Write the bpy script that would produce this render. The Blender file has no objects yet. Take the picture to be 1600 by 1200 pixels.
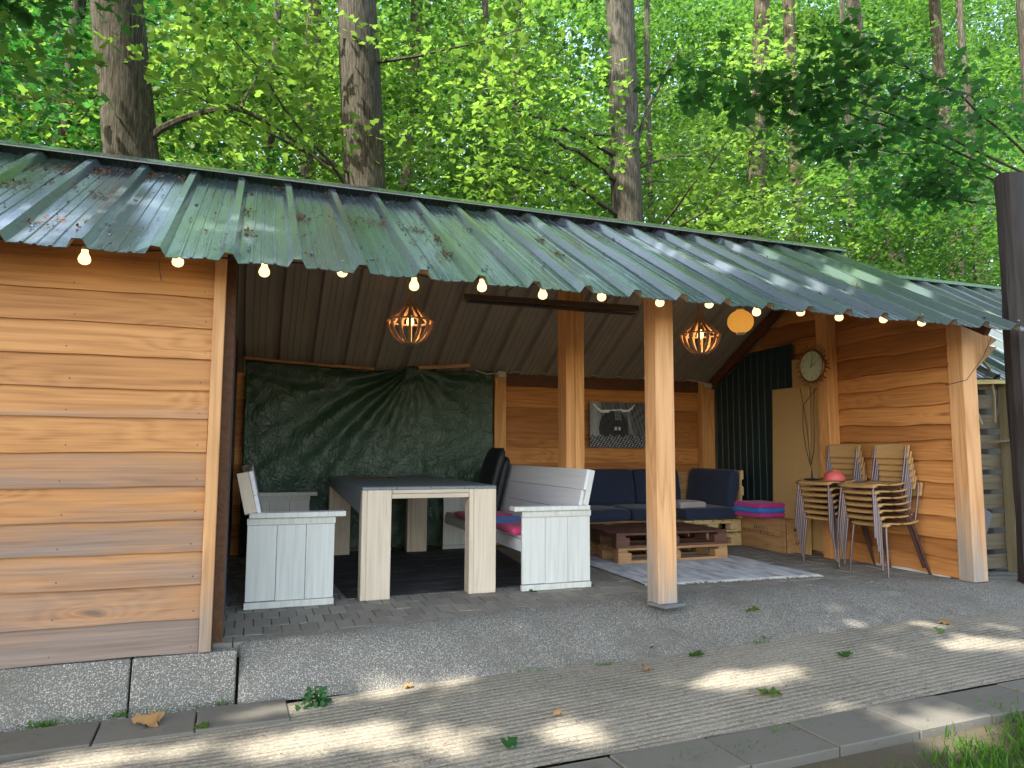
import bpy, math, random
import numpy as np
from mathutils import Vector, Matrix
R_ = math.radians
sc = bpy.context.scene
# ------------------------------------------------------------ camera, sky, sun, exposure
CAM = Vector((0, 0, 1.05))
PITCH, YAW, ROLL = R_(5.363), R_(19.86), R_(0.248)
fw = Vector((math.sin(YAW)*math.cos(PITCH), math.cos(YAW)*math.cos(PITCH), math.sin(PITCH)))
rt0 = Vector((math.cos(YAW), -math.sin(YAW), 0)); up0 = rt0.cross(fw)
rt = rt0*math.cos(ROLL)+up0*math.sin(ROLL); up = rt.cross(fw)
cd = bpy.data.cameras.new('camera'); cam = bpy.data.objects.new('camera', cd)
sc.collection.objects.link(cam); sc.camera = cam
cd.sensor_width = 36; cd.lens = 1112.5/1600*36; cd.clip_start = .05; cd.clip_end = 600
cam.matrix_world = Matrix(((rt.x, up.x, -fw.x, CAM.x), (rt.y, up.y, -fw.y, CAM.y), (rt.z, up.z, -fw.z, CAM.z), (0, 0, 0, 1)))
SUN_EL, SUN_AZ = R_(54), math.atan2(-.94, -.34)      # azimuth measured from +Y towards +X
S = Vector((math.sin(SUN_AZ)*math.cos(SUN_EL), math.cos(SUN_AZ)*math.cos(SUN_EL), math.sin(SUN_EL)))
w = bpy.data.worlds.new('World'); sc.world = w; w.use_nodes = True
bg = w.node_tree.nodes['Background']; sky = w.node_tree.nodes.new('ShaderNodeTexSky')
sky.sky_type = 'NISHITA'; sky.sun_disc = False; sky.sun_elevation = SUN_EL; sky.sun_rotation = SUN_AZ
sky.air_density = 1.0; sky.dust_density = 1.5; sky.ozone_density = 1.0
wm = w.node_tree.nodes.new('ShaderNodeMix'); wm.data_type = 'RGBA'; wm.blend_type = 'MULTIPLY'; wm.inputs[0].default_value = 1
wm.inputs[7].default_value = (1.13, 1.0, .83, 1)      # the camera's daylight white balance under trees
w.node_tree.links.new(sky.outputs[0], wm.inputs[6]); w.node_tree.links.new(wm.outputs[2], bg.inputs[0]); bg.inputs[1].default_value = .15
sl = bpy.data.lights.new('sun', 'SUN'); sl.energy = 2.3; sl.angle = R_(.7); sl.color = (1, .93, .80)
so = bpy.data.objects.new('sun', sl); sc.collection.objects.link(so); so.location = S*30
so.rotation_euler = S.to_track_quat('Z', 'Y').to_euler()
sc.view_settings.view_transform = 'Standard'; sc.view_settings.look = 'None'
sc.view_settings.exposure = 2.5; sc.view_settings.gamma = 1
cy = sc.cycles; cy.use_denoising = True; cy.max_bounces = 7; cy.diffuse_bounces = 4; cy.glossy_bounces = 3
cy.transmission_bounces = 5; cy.transparent_max_bounces = 8; cy.sample_clamp_indirect = 6; cy.caustics_reflective = False; cy.caustics_refractive = False

# ------------------------------------------------------------ helpers
rnd = random.Random(7); rg = np.random.default_rng(11)
C = sc.collection
ORG = {}
def tag(o, label=None, cat=None, group=None, kind=None):
    if label: o['label'] = label
    if cat: o['category'] = cat
    if group: o['group'] = group
    if kind: o['kind'] = kind
    return o
def thing(name, label, cat, loc=(0, 0, 0), group=None):
    o = bpy.data.objects.new(name, None); C.objects.link(o); o.location = loc
    o.empty_display_size = .1; ORG[o] = Vector(loc); return tag(o, label, cat, group)
def copy_tree(o, parent=None):
    c = o.copy(); C.objects.link(c)
    if parent is not None: c.parent = parent
    for ch in list(o.children): copy_tree(ch, c)
    return c
def link_mesh(name, me, mat, parent=None, origin=None):
    o = bpy.data.objects.new(name, me); C.objects.link(o)
    if mat: me.materials.append(mat)
    if parent is not None:
        o.parent = parent; ORG[o] = ORG[parent]
    else:
        o.location = origin if origin is not None else (0, 0, 0); ORG[o] = Vector(o.location)
    return o
def RZ(a): return Matrix.Rotation(a, 3, 'Z')
class MB:
    def __init__(s): s.v = []; s.f = []
    def add(s, vs, fs):
        b = len(s.v); s.v += [tuple(p) for p in vs]; s.f += [tuple(i+b for i in f) for f in fs]; return s
    def hexa(s, p): return s.add(p, [(0, 3, 2, 1), (4, 5, 6, 7), (0, 1, 5, 4), (1, 2, 6, 5), (2, 3, 7, 6), (3, 0, 4, 7)])
    def box(s, x0, x1, y0, y1, z0, z1):
        return s.hexa([(x0, y0, z0), (x1, y0, z0), (x1, y1, z0), (x0, y1, z0), (x0, y0, z1), (x1, y0, z1), (x1, y1, z1), (x0, y1, z1)])
    def obox(s, c, d, M=None):
        M = M or Matrix.Identity(3); c = Vector(c); q = []
        for z in (-1, 1):
            for x, y in ((-1, -1), (1, -1), (1, 1), (-1, 1)): q.append(c+M@Vector((x*d[0]/2, y*d[1]/2, z*d[2]/2)))
        return s.hexa(q)
    def beam(s, a, b, w_, h_, upv=(0, 0, 1)):
        a, b = Vector(a), Vector(b); d = b-a; x = d.normalized(); y = Vector(upv).cross(x)
        if y.length < 1e-4: y = Vector((0, 1, 0)).cross(x)
        y.normalize(); z = x.cross(y)
        return s.obox((a+b)/2, (d.length, w_, h_), Matrix((x, y, z)).transposed())
    def tube(s, pts, r, n=8, cap=True):
        P = [Vector(p) for p in pts]; rr = r if isinstance(r, (list, tuple)) else [r]*len(P)
        up_ = None; rings = []
        for i, p in enumerate(P):
            d = (P[min(i+1, len(P)-1)]-P[max(i-1, 0)]).normalized()
            if up_ is None:
                up_ = Vector((0, 0, 1)) if abs(d.z) < .9 else Vector((1, 0, 0))
            a = (up_-d*up_.dot(d)).normalized(); up_ = a; b = d.cross(a)
            rings.append([p+(a*math.cos(t)+b*math.sin(t))*rr[i] for t in [2*math.pi*k/n for k in range(n)]])
        vs = [q for g in rings for q in g]; fs = []
        for i in range(len(P)-1):
            for k in range(n):
                k2 = (k+1) % n; fs.append((i*n+k, i*n+k2, (i+1)*n+k2, (i+1)*n+k))
        if cap: fs.append(tuple(range(n))[::-1]); fs.append(tuple((len(P)-1)*n+k for k in range(n)))
        return s.add(vs, fs)
    def lathe(s, prof, c, n=20, M=None):
        M = M or Matrix.Identity(3); c = Vector(c); vs = []; fs = []
        for r, z in prof:
            for k in range(n):
                t = 2*math.pi*k/n; vs.append(c+M@Vector((r*math.cos(t), r*math.sin(t), z)))
        for i in range(len(prof)-1):
            for k in range(n):
                k2 = (k+1) % n; fs.append((i*n+k, i*n+k2, (i+1)*n+k2, (i+1)*n+k))
        fs.append(tuple(range(n))[::-1]); fs.append(tuple((len(prof)-1)*n+k for k in range(n)))
        return s.add(vs, fs)
    def prism(s, pts, d):
        d = Vector(d); n = len(pts); vs = [Vector(p) for p in pts]+[Vector(p)+d for p in pts]
        fs = [tuple(range(n))[::-1], tuple(range(n, 2*n))]+[(i, (i+1) % n, (i+1) % n+n, i+n) for i in range(n)]
        return s.add(vs, fs)
    def build(s, name, mat, parent=None, bevel=0, smooth=False, seg=1, origin=None):
        if parent is not None: o_ = ORG[parent]
        elif origin is not None: o_ = Vector(origin)
        else:
            a = np.array(s.v); o_ = Vector(((a[:, 0].min()+a[:, 0].max())/2, (a[:, 1].min()+a[:, 1].max())/2, a[:, 2].min()))
        me = bpy.data.meshes.new(name)
        me.from_pydata([(x-o_.x, y-o_.y, z-o_.z) for x, y, z in s.v], [], s.f); me.update()
        o = link_mesh(name, me, mat, parent, o_)
        if smooth:
            me.polygons.foreach_set('use_smooth', [True]*len(me.polygons))
            try: me.set_sharp_from_angle(angle=R_(50))
            except Exception: pass
        if bevel:
            m = o.modifiers.new('bevel', 'BEVEL'); m.width = bevel; m.segments = seg; m.limit_method = 'ANGLE'; m.angle_limit = R_(40)
        return o
# ---- node helpers
class NT:
    def __init__(s, name):
        s.m = bpy.data.materials.new(name); s.m.use_nodes = True; s.t = s.m.node_tree; s.t.nodes.clear()
        s.out = s.t.nodes.new('ShaderNodeOutputMaterial')
    def n(s, typ, ins=None, **props):
        nd = s.t.nodes.new('ShaderNode'+typ)
        for k, v in props.items(): setattr(nd, k, v)
        for k, v in (ins or {}).items():
            so_ = nd.inputs[k]
            if hasattr(v, 'is_output') or hasattr(v, 'links'): s.t.links.new(v, so_)
            else: so_.default_value = v
        return nd
    def math(s, op, a, b=0.0, c=None, clamp=False):
        ins = {0: a, 1: b}
        if c is not None: ins[2] = c
        return s.n('Math', ins, operation=op, use_clamp=clamp).outputs[0]
    def vec(s, op, a, b): return s.n('VectorMath', {0: a, 1: b}, operation=op).outputs[0]
    def mix(s, f, a, b, typ='MIX'):
        nd = s.n('Mix', {0: f, 6: a, 7: b}, data_type='RGBA', blend_type=typ); return nd.outputs[2]
    def ramp(s, f, stops, interp='LINEAR'):
        nd = s.n('ValToRGB', {0: f}); cr = nd.color_ramp; cr.interpolation = interp
        while len(cr.elements) < len(stops): cr.elements.new(.5)
        for e, (p, c) in zip(cr.elements, stops): e.position = p; e.color = c4(c)
        return nd.outputs[0]
    def noise(s, v, scale, detail=3, rough=.55, dist=0):
        return s.n('TexNoise', {'Vector': v, 'Scale': scale, 'Detail': detail, 'Roughness': rough, 'Distortion': dist}).outputs[0]
    def bump(s, h, strength=.3, dist=.01, nrm=None):
        ins = {'Height': h, 'Strength': strength, 'Distance': dist}
        if nrm is not None: ins['Normal'] = nrm
        return s.n('Bump', ins).outputs[0]
    def bsdf(s, col, rough=.6, nrm=None, metal=0.0, **kw):
        ins = {'Base Color': c4(col) if isinstance(col, tuple) else col, 'Roughness': rough, 'Metallic': metal}
        if nrm is not None: ins['Normal'] = nrm
        for k, v in kw.items(): ins[k.replace('_', ' ')] = v
        b = s.n('BsdfPrincipled', ins); s.t.links.new(b.outputs[0], s.out.inputs[0]); return b
def c4(c): return (c[0], c[1], c[2], 1.0)
def mul(c, k): return (c[0]*k, c[1]*k, c[2]*k)
def wood(name, dark, light, axis='x', weather=None, knots=.8, contrast=1.0, rough=.62, k=1.0, tintvar=.35, greyamt=0.0, zgrey=None):
    t = NT(name); tc = t.n('TexCoord').outputs['Object']; r = t.n('NewGeometry').outputs['Random Per Island']
    off = t.n('CombineXYZ', {0: t.math('MULTIPLY', r, 17.3), 1: t.math('MULTIPLY', r, 31.7), 2: t.math('MULTIPLY', r, 23.1)}).outputs[0]
    v = t.vec('ADD', tc, off)
    ax = {'x': 0, 'y': 1, 'z': 2}[axis]
    def sv(al, ac): q = [ac*k]*3; q[ax] = al*k; return t.vec('MULTIPLY', v, tuple(q))
    warp = t.noise(sv(1.2, 5), 1.0, 2)
    vk = t.vec('ADD', sv(1.1, 3.6), t.n('CombineXYZ', {0: t.math('MULTIPLY', warp, .35), 1: t.math('MULTIPLY', warp, .35), 2: warp}).outputs[0])
    d = t.n('TexVoronoi', {'Vector': vk, 'Scale': 1.0}).outputs['Distance']
    kn = t.math('SUBTRACT', 1.0, t.math('DIVIDE', d, .46), clamp=True)
    kn2 = t.math('MULTIPLY', kn, kn)
    base = t.noise(sv(.45, 6.0), 1.0, 2, .5, .25)
    ring = t.math('ADD', t.math('MULTIPLY', base, 8.0), t.math('MULTIPLY', kn2, 4.0*knots))
    wave = t.math('ADD', t.math('MULTIPLY', t.math('SINE', t.math('MULTIPLY', ring, 6.283)), .5), .5)
    fine = t.noise(sv(2.2, 90), 1.0, 3, .6)
    mid = t.noise(sv(.8, 34), 1.0, 4, .65)
    f = t.math('ADD', t.math('ADD', t.math('MULTIPLY', wave, .22*contrast), t.math('MULTIPLY', fine, .45)), t.math('MULTIPLY', mid, .45))
    col = t.ramp(f, [(.30, dark), (.48, tuple((a+b)/2 for a, b in zip(dark, light))), (.78, light)])
    core = t.math('SUBTRACT', 1.0, t.math('DIVIDE', d, .10), clamp=True)
    col = t.mix(t.math('MULTIPLY', t.math('MULTIPLY', core, knots, clamp=True), .85), col, c4(mul(dark, .35)))
    tv = t.math('ADD', t.math('MULTIPLY', r, tintvar), 1-tintvar*.55)
    col = t.mix(1.0, col, t.n('CombineColor', {0: tv, 1: t.math('POWER', tv, 1.25), 2: t.math('POWER', tv, 1.5)}).outputs[0], 'MULTIPLY')
    if weather:
        wn = t.noise(sv(.5, 4), 1.0, 4, .65)
        g = t.math('ADD', t.math('MULTIPLY', t.math('SUBTRACT', wn, .5), 3.2), t.math('MULTIPLY', t.math('SUBTRACT', t.math('FRACT', t.math('MULTIPLY', r, 7.7)), .5), .7))
        if zgrey:
            z = t.n('SeparateXYZ', {0: t.n('NewGeometry').outputs['Position']}).outputs[2]
            mr = t.n('MapRange', {0: z, 1: zgrey[0], 2: zgrey[1], 3: zgrey[2], 4: zgrey[3]}).outputs[0]
            g = t.math('ADD', g, mr)
        else: g = t.math('ADD', g, greyamt)
        g = t.math('MULTIPLY', g, 1.0, clamp=True)
        wc = t.ramp(t.math('ADD', t.math('MULTIPLY', fine, .5), t.math('MULTIPLY', mid, .5)), [(.3, mul(weather, .62)), (.7, mul(weather, 1.25))])
        col = t.mix(t.math('MULTIPLY', g, .85), col, wc)
    h = t.math('ADD', t.math('MULTIPLY', fine, .7), t.math('MULTIPLY', wave, .3))
    t.bsdf(col, rough, t.bump(h, .35, .004), Specular_IOR_Level=.3); return t.m
def paintm(name, col, rough=.5, var=.12, sc_=6, metal=0.0, bumpk=.1, **kw):
    t = NT(name); tc = t.n('TexCoord').outputs['Object']; nz = t.noise(tc, sc_, 5, .6); n2 = t.noise(tc, sc_*14, 3)
    c = t.mix(nz, c4(mul(col, 1-var)), c4(mul(col, 1+var)))
    t.bsdf(c, t.math('ADD', t.math('MULTIPLY', n2, .25), rough-.12), t.bump(n2, bumpk, .003), metal, **kw); return t.m
def fabric(name, col, rough=.9, scale=260):
    t = NT(name); tc = t.n('TexCoord').outputs['Object']
    a = t.noise(tc, scale, 2); b = t.noise(tc, 5, 4)
    c = t.mix(t.math('ADD', t.math('MULTIPLY', a, .4), t.math('MULTIPLY', b, .6)), c4(mul(col, .72)), c4(mul(col, 1.25)))
    t.bsdf(c, rough, t.bump(t.math('ADD', a, t.math('MULTIPLY', b, 4.0)), .35, .004), Specular_IOR_Level=.2, Sheen_Weight=.15); return t.m
def emis(name, col, st):
    t = NT(name); e = t.n('Emission', {0: c4(col), 1: st}); t.t.links.new(e.outputs[0], t.out.inputs[0]); return t.m

LARCH_D, LARCH_L = (.30, .115, .030), (.56, .27, .095)
M = {}
M['clad'] = wood('larch_cladding', (.28, .112, .034), (.56, .275, .098), 'x', weather=(.19, .165, .155), zgrey=(.05, 1.5, 1.15, -.7), tintvar=.34, contrast=.55, knots=1.5)
M['clad_y'] = wood('larch_boards_side', (.30, .110, .030), (.60, .27, .088), 'y', tintvar=.6, knots=1.0, contrast=.55)
M['clad_back'] = wood('larch_boards_back', (.26, .085, .020), (.62, .27, .075), 'x', tintvar=.6, knots=1.0, contrast=.6)
M['post'] = wood('larch_post', (.42, .19, .075), (.68, .38, .18), 'z', weather=(.30, .285, .265), zgrey=(0, 1.0, 1.1, -.9), tintvar=.15, knots=.6)
M['post_in'] = wood('larch_post_inside', (.40, .16, .05), (.66, .33, .12), 'z', tintvar=.15, knots=.5)
M['trim'] = wood('larch_trim', (.36, .17, .065), (.60, .33, .15), 'z', weather=(.26, .225, .19), zgrey=(0, 1.0, 1.2, -.9), tintvar=.15, knots=.4)
M['brown'] = wood('brown_boards', (.07, .028, .012), (.13, .055, .025), 'y', knots=.3)
M['white'] = wood('whitewashed_wood', (.52, .52, .48), (.72, .71, .67), 'z', tintvar=.08, knots=.25, contrast=.3)
M['white_y'] = wood('whitewashed_wood_long', (.64, .65, .67), (.77, .78, .81), 'y', tintvar=.08, knots=.15, contrast=.25)
M['scaf'] = wood('scaffold_wood', (.50, .40, .29), (.68, .56, .44), 'z', tintvar=.16, knots=.9, contrast=.7)
M['scaf_x'] = wood('scaffold_wood_rail', (.40, .31, .22), (.64, .54, .43), 'x', tintvar=.16, knots=.3, contrast=.5)
M['scaf_top'] = wood('grey_tabletop', (.15, .165, .175), (.22, .24, .25), 'y', tintvar=.1, knots=.1, contrast=.3, rough=.45)
M['pal_dark'] = wood('stained_pallet', (.05, .022, .014), (.13, .055, .036), 'x', tintvar=.4, knots=.3)
M['pal_light'] = wood('raw_pallet', (.22, .11, .045), (.40, .22, .10), 'x', tintvar=.35, knots=.4)
M['pal_pale'] = wood('pale_pallet', (.34, .22, .10), (.56, .40, .20), 'y', tintvar=.35, knots=.4)
M['crate'] = wood('crate_wood', (.24, .12, .045), (.42, .24, .11), 'y', tintvar=.25, knots=.3)
M['fence'] = wood('grey_fence_wood', (.08, .060, .036), (.16, .125, .08), 'x', tintvar=.5, knots=.5)
M['fence_post'] = wood('grey_green_post', (.20, .165, .095), (.34, .29, .18), 'z', tintvar=.2, knots=.4)
M['blackpole'] = wood('black_pole_wood', (.012, .010, .011), (.045, .038, .040), 'z', tintvar=.1, knots=.2)
M['batten'] = wood('batten_wood', (.30, .14, .05), (.52, .30, .13), 'x', knots=.2)
M['batten_pale'] = wood('pale_batten', (.42, .32, .12), (.60, .48, .22), 'x', knots=.2)
M['birch'] = wood('birch_ply', (.34, .19, .07), (.52, .32, .14), 'y', tintvar=.2, knots=0, contrast=.3, rough=.4)
M['lampwood'] = wood('lamp_slats', (.26, .16, .10), (.46, .32, .21), 'z', tintvar=.2, knots=0)
M['osb'] = paintm('particle_board', (.46, .29, .12), .8, .12, 3)
M['navy'] = fabric('navy_cushion', (.022, .030, .060))
M['pink'] = fabric('pink_cushion', (.60, .05, .17)); M['magenta'] = fabric('magenta_cushion', (.50, .045, .26)); M['blue'] = fabric('blue_cushion', (.03, .20, .62))
M['pillow'] = fabric('grey_pillow', (.36, .32, .31))
M['blackcush'] = paintm('black_leatherette', (.010, .013, .018), .55, .3, 8, bumpk=.3)
M['coral'] = paintm('coral_plastic', (.62, .11, .10), .5, .1)
M['steel'] = paintm('dark_blue_steel', (.035, .05, .075), .45, .3, 5)
M['tube'] = paintm('grey_brown_tube', (.15, .12, .13), .35, .15, 8, metal=.6)
M['tubebrown'] = paintm('brown_tube', (.07, .032, .026), .45, .15, 8)
M['heater'] = paintm('heater_housing', (.10, .065, .04), .5, .2)
M['black'] = paintm('black_plastic', (.012, .012, .014), .5, .2)
M['cablew'] = paintm('white_cable', (.55, .53, .48), .5, .1); M['cableb'] = paintm('black_cable', (.015, .014, .014), .5, .1)
M['jbox'] = paintm('junction_box_plastic', (.50, .47, .38), .5, .1)
M['socket'] = paintm('lamp_socket', (.55, .40, .2), .5)
M['bulb'] = emis('bulb_glow', (1.0, .60, .25), .58); M['filament'] = emis('warm_filament_bulb', (1.0, .50, .15), 1.2)
M['gold'] = paintm('antique_gold', (.24, .115, .04), .4, .3, 20, metal=.6)
M['clockface'] = paintm('clock_face', (.50, .60, .42), .5, .08)
M['sill'] = paintm('white_strip', (.62, .62, .62), .7)
M['plate'] = paintm('grey_plate', (.13, .135, .15), .7)
# ------------------------------------------------------------ special materials
def roof_mat():
    t = NT('green_roof_sheet'); tc = t.n('TexCoord').outputs['Object']
    a = t.noise(t.vec('MULTIPLY', tc, (1.1, .30, .30)), 1.6, 3, .5); b = t.noise(t.vec('MULTIPLY', tc, (22, .9, .9)), 1.0, 3, .6)
    d = t.noise(tc, 30, 4, .65); e = t.noise(t.vec('MULTIPLY', tc, (7, 1.6, 1.6)), 1.0, 4, .6)
    c = t.ramp(a, [(.40, (.125, .155, .205)), (.54, (.105, .155, .165)), (.68, (.09, .175, .10))])  # blue stops put the sky's reflection into the green sheet's colour
    c = t.mix(t.math('MULTIPLY', t.math('SUBTRACT', b, .5, clamp=True), 1.2, clamp=True), c, (.05, .08, .055, 1))
    c = t.mix(t.math('MULTIPLY', t.math('SUBTRACT', t.math('MULTIPLY', d, e), .36, clamp=True), 7.0, clamp=True), c, (.12, .09, .06, 1))
    r = t.math('ADD', t.math('MULTIPLY', b, .14), .20)
    t.bsdf(c, r, None, 15e-2, Specular_IOR_Level=1.0, Coat_Weight=1.0, Coat_Roughness=.16, Coat_IOR=1.7); return t.m
M['roof'] = roof_mat()
def under_mat():
    t = NT('roof_underside'); tc = t.n('TexCoord').outputs['Object']
    a = t.noise(tc, 1.2, 4, .6); b = t.noise(t.vec('MULTIPLY', tc, (20, 1.5, 1.5)), 1, 3)
    c = t.mix(t.math('ADD', t.math('MULTIPLY', a, .6), t.math('MULTIPLY', b, .4)), (.26, .235, .18, 1), (.46, .42, .34, 1))
    t.bsdf(c, .6, t.bump(b, .08, .004)); return t.m
M['under'] = under_mat()
def corr_mat():
    t = NT('dark_green_sheet'); tc = t.n('TexCoord').outputs['Object']
    c = t.mix(t.noise(tc, 4, 4), (.006, .018, .020, 1), (.014, .034, .038, 1)); t.bsdf(c, .55, None, .0, Specular_IOR_Level=.35); return t.m
M['corr'] = corr_mat()
def tarp_mat():
    t = NT('green_tarpaulin'); tc = t.n('TexCoord').outputs['Object']
    v = t.vec('MULTIPLY', tc, (1, 1, .45))
    wp = t.vec('ADD', v, t.vec('MULTIPLY', t.n('TexNoise', {'Vector': tc, 'Scale': 5.0, 'Detail': 3.0}).outputs[1], (.35, .35, .35)))
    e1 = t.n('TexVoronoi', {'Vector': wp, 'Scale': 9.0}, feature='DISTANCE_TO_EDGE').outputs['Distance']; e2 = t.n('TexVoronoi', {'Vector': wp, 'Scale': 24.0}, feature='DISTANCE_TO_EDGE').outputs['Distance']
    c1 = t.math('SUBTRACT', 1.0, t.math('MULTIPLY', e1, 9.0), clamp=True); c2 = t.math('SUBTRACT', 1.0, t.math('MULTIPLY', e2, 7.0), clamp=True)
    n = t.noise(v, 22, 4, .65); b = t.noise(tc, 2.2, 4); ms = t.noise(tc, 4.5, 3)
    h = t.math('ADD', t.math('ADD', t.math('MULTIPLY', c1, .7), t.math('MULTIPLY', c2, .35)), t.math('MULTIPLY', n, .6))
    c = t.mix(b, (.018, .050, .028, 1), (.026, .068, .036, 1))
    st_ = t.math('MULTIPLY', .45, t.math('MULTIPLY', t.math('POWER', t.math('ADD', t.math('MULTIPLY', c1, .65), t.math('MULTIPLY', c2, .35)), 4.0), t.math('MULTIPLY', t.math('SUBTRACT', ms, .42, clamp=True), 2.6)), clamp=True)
    c = t.mix(st_, c, (.060, .105, .070, 1))  # paler crease lines: stress marks, with the folds' sheen put into the colour
    t.bsdf(c, .38, t.bump(h, .42, .010), 0, Specular_IOR_Level=.5); return t.m
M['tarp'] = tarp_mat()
def road_mat():
    t = NT('grooved_concrete'); tc = t.n('TexCoord').outputs['Object']
    rot = t.n('Mapping', {'Vector': tc, 'Rotation': (0, 0, R_(-2.3))}).outputs[0]
    n1 = t.noise(rot, 1.6, 5, .6); wob = t.noise(rot, 3, 2)
    y = t.math('ADD', t.n('SeparateXYZ', {0: rot}).outputs[1], t.math('MULTIPLY', wob, .012))
    gv = t.math('ADD', t.math('MULTIPLY', t.math('SINE', t.math('MULTIPLY', y, 6.283/.042)), .5), .5)
    brk = t.noise(t.vec('MULTIPLY', rot, (3, 40, 1)), 1.0, 3)
    gv = t.math('MULTIPLY', t.math('POWER', gv, 2.0), t.math('MULTIPLY', t.math('SUBTRACT', brk, .30, clamp=True), 3.4, clamp=True))
    st = t.n('TexVoronoi', {'Vector': tc, 'Scale': 120.0}); stc = t.n('SeparateColor', {0: st.outputs['Color']}).outputs[0]
    c = t.ramp(n1, [(.3, (.19, .175, .145)), (.5, (.255, .235, .195)), (.7, (.33, .305, .25))])
    c = t.mix(t.math('MULTIPLY', gv, .55), c, (.10, .092, .066, 1))
    c = t.mix(.35, c, t.ramp(stc, [(.0, (.10, .09, .07)), (.6, (.28, .25, .2)), (1, (.55, .5, .42))]))
    moss = t.noise(rot, 5, 6, .7); c = t.mix(t.math('MULTIPLY', t.math('SUBTRACT', moss, .6, clamp=True), 3.5, clamp=True), c, (.075, .085, .03, 1))
    h = t.math('SUBTRACT', t.math('MULTIPLY', st.outputs['Distance'], .25), gv)
    t.bsdf(c, .9, t.bump(h, .6, .008), Specular_IOR_Level=.2); return t.m
M['road'] = road_mat()
def aggr_mat(name='exposed_aggregate', sand=0.0):
    t = NT(name); tc = t.n('TexCoord').outputs['Object']
    st = t.n('TexVoronoi', {'Vector': tc, 'Scale': 125.0, 'Randomness': 1.0}); s2 = t.n('SeparateColor', {0: st.outputs['Color']}).outputs[0]
    c = t.ramp(s2, [(.0, (.22, .21, .195)), (.35, (.31, .30, .28)), (.62, (.39, .375, .34)), (.85, (.48, .455, .41)), (1, (.60, .57, .52))])
    e = t.math('MULTIPLY', st.outputs['Distance'], 1.3, clamp=True)
    c = t.mix(t.math('MULTIPLY', t.math('SUBTRACT', e, .42, clamp=True), 3.2, clamp=True), c, (.16, .152, .135, 1))
    n1 = t.noise(tc, 2.2, 5, .65)
    c = t.mix(t.math('MULTIPLY', t.math('SUBTRACT', n1, .50-.25*sand, clamp=True), 3.0, clamp=True), c, (.15, .14, .115, 1))
    ms = t.noise(tc, 7, 5, .7); c = t.mix(t.math('MULTIPLY', t.math('SUBTRACT', ms, .62, clamp=True), 4.0, clamp=True), c, (.07, .085, .035, 1))
    h = t.math('SUBTRACT', 1.0, e)
    t.bsdf(c, .8, t.bump(h, .8, .008), Specular_IOR_Level=.3); return t.m
M['aggr'] = aggr_mat()
def paver_mat(name, a, b):
    t = NT(name); tc = t.n('TexCoord').outputs['Object']; r = t.n('NewGeometry').outputs['Random Per Island']
    n1 = t.noise(tc, 60, 4, .7); n2 = t.noise(tc, 1.3, 5, .6)
    c = t.mix(t.math('ADD', t.math('MULTIPLY', n1, .4), t.math('MULTIPLY', r, .6)), c4(a), c4(b))
    n3 = t.noise(tc, 9, 5, .7)
    c = t.mix(t.math('MULTIPLY', t.math('SUBTRACT', n2, .5, clamp=True), 2.5, clamp=True), c, (.13, .122, .11, 1))
    c = t.mix(t.math('MULTIPLY', t.math('SUBTRACT', n3, .56, clamp=True), 3.5, clamp=True), c, (.085, .085, .05, 1))
    t.bsdf(c, .88, t.bump(n1, .4, .004), Specular_IOR_Level=.25); return t.m
M['paver'] = paver_mat('clay_grey_pavers', (.18, .165, .14), (.29, .265, .23))
M['slab'] = paver_mat('concrete_paving_slabs', (.105, .10, .085), (.17, .16, .14))
M['soil'] = paver_mat('forest_soil', (.05, .042, .028), (.10, .085, .055))
def mat_mat():
    t = NT('black_floor_mat'); tc = t.n('TexCoord').outputs['Object']; n1 = t.noise(t.vec('MULTIPLY', tc, (3, 9, 1)), 1.0, 5, .7)
    c = t.ramp(n1, [(.40, (.014, .014, .016)), (.55, (.04, .04, .04)), (.70, (.13, .125, .12))]); t.bsdf(c, .8, t.bump(n1, .4, .01)); return t.m
M['mat'] = mat_mat()
def rug_mat():
    t = NT('pale_rug'); tc = t.n('TexCoord').outputs['Object']; n1 = t.noise(t.vec('MULTIPLY', tc, (9, 3, 1)), 1.0, 5, .65); n2 = t.noise(t.vec('MULTIPLY', tc, (60, 260, 1)), 1.0, 2)
    c = t.ramp(n1, [(.34, (.24, .25, .27)), (.5, (.46, .47, .49)), (.66, (.64, .64, .65))]); t.bsdf(c, .95, t.bump(t.math('ADD', n2, n1), .5, .006)); return t.m
M['rug'] = rug_mat()
def bark_mat(name, a, b):
    t = NT(name); tc = t.n('TexCoord').outputs['Object']
    v = t.vec('MULTIPLY', tc, (1, 1, .09)); f = t.noise(v, 44, 5, .7, .5); g = t.noise(t.vec('MULTIPLY', tc, (1, 1, .6)), 3, 5, .65)
    c = t.ramp(f, [(.36, mul(a, .42)), (.5, a), (.66, b)])
    c = t.mix(t.math('MULTIPLY', t.math('SUBTRACT', g, .58, clamp=True), 2.0, clamp=True), c, (.075, .085, .035, 1))
    t.bsdf(c, .9, t.bump(f, .8, .02), Specular_IOR_Level=.15); return t.m
M['bark'] = bark_mat('grey_bark', (.075, .068, .052), (.150, .138, .110)); M['bark2'] = bark_mat('brown_bark', (.075, .062, .043), (.16, .135, .095))
def leaf_mat(name, dark, light, trans, tw=.5):
    t = NT(name); at = t.n('Attribute', attribute_name='tint').outputs['Fac']
    c = t.mix(at, c4(dark), c4(light)); tr = t.mix(at, c4(mul(trans, .55)), c4(trans))
    d = t.n('BsdfPrincipled', {'Base Color': c, 'Roughness': .45, 'Specular IOR Level': .35}); tl = t.n('BsdfTranslucent', {0: tr})
    mx = t.n('MixShader', {0: tw, 1: d.outputs[0], 2: tl.outputs[0]}); t.t.links.new(mx.outputs[0], t.out.inputs[0]); return t.m
M['leaf'] = leaf_mat('maple_leaves', (.016, .055, .018), (.085, .18, .040), (.17, .40, .05))
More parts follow.
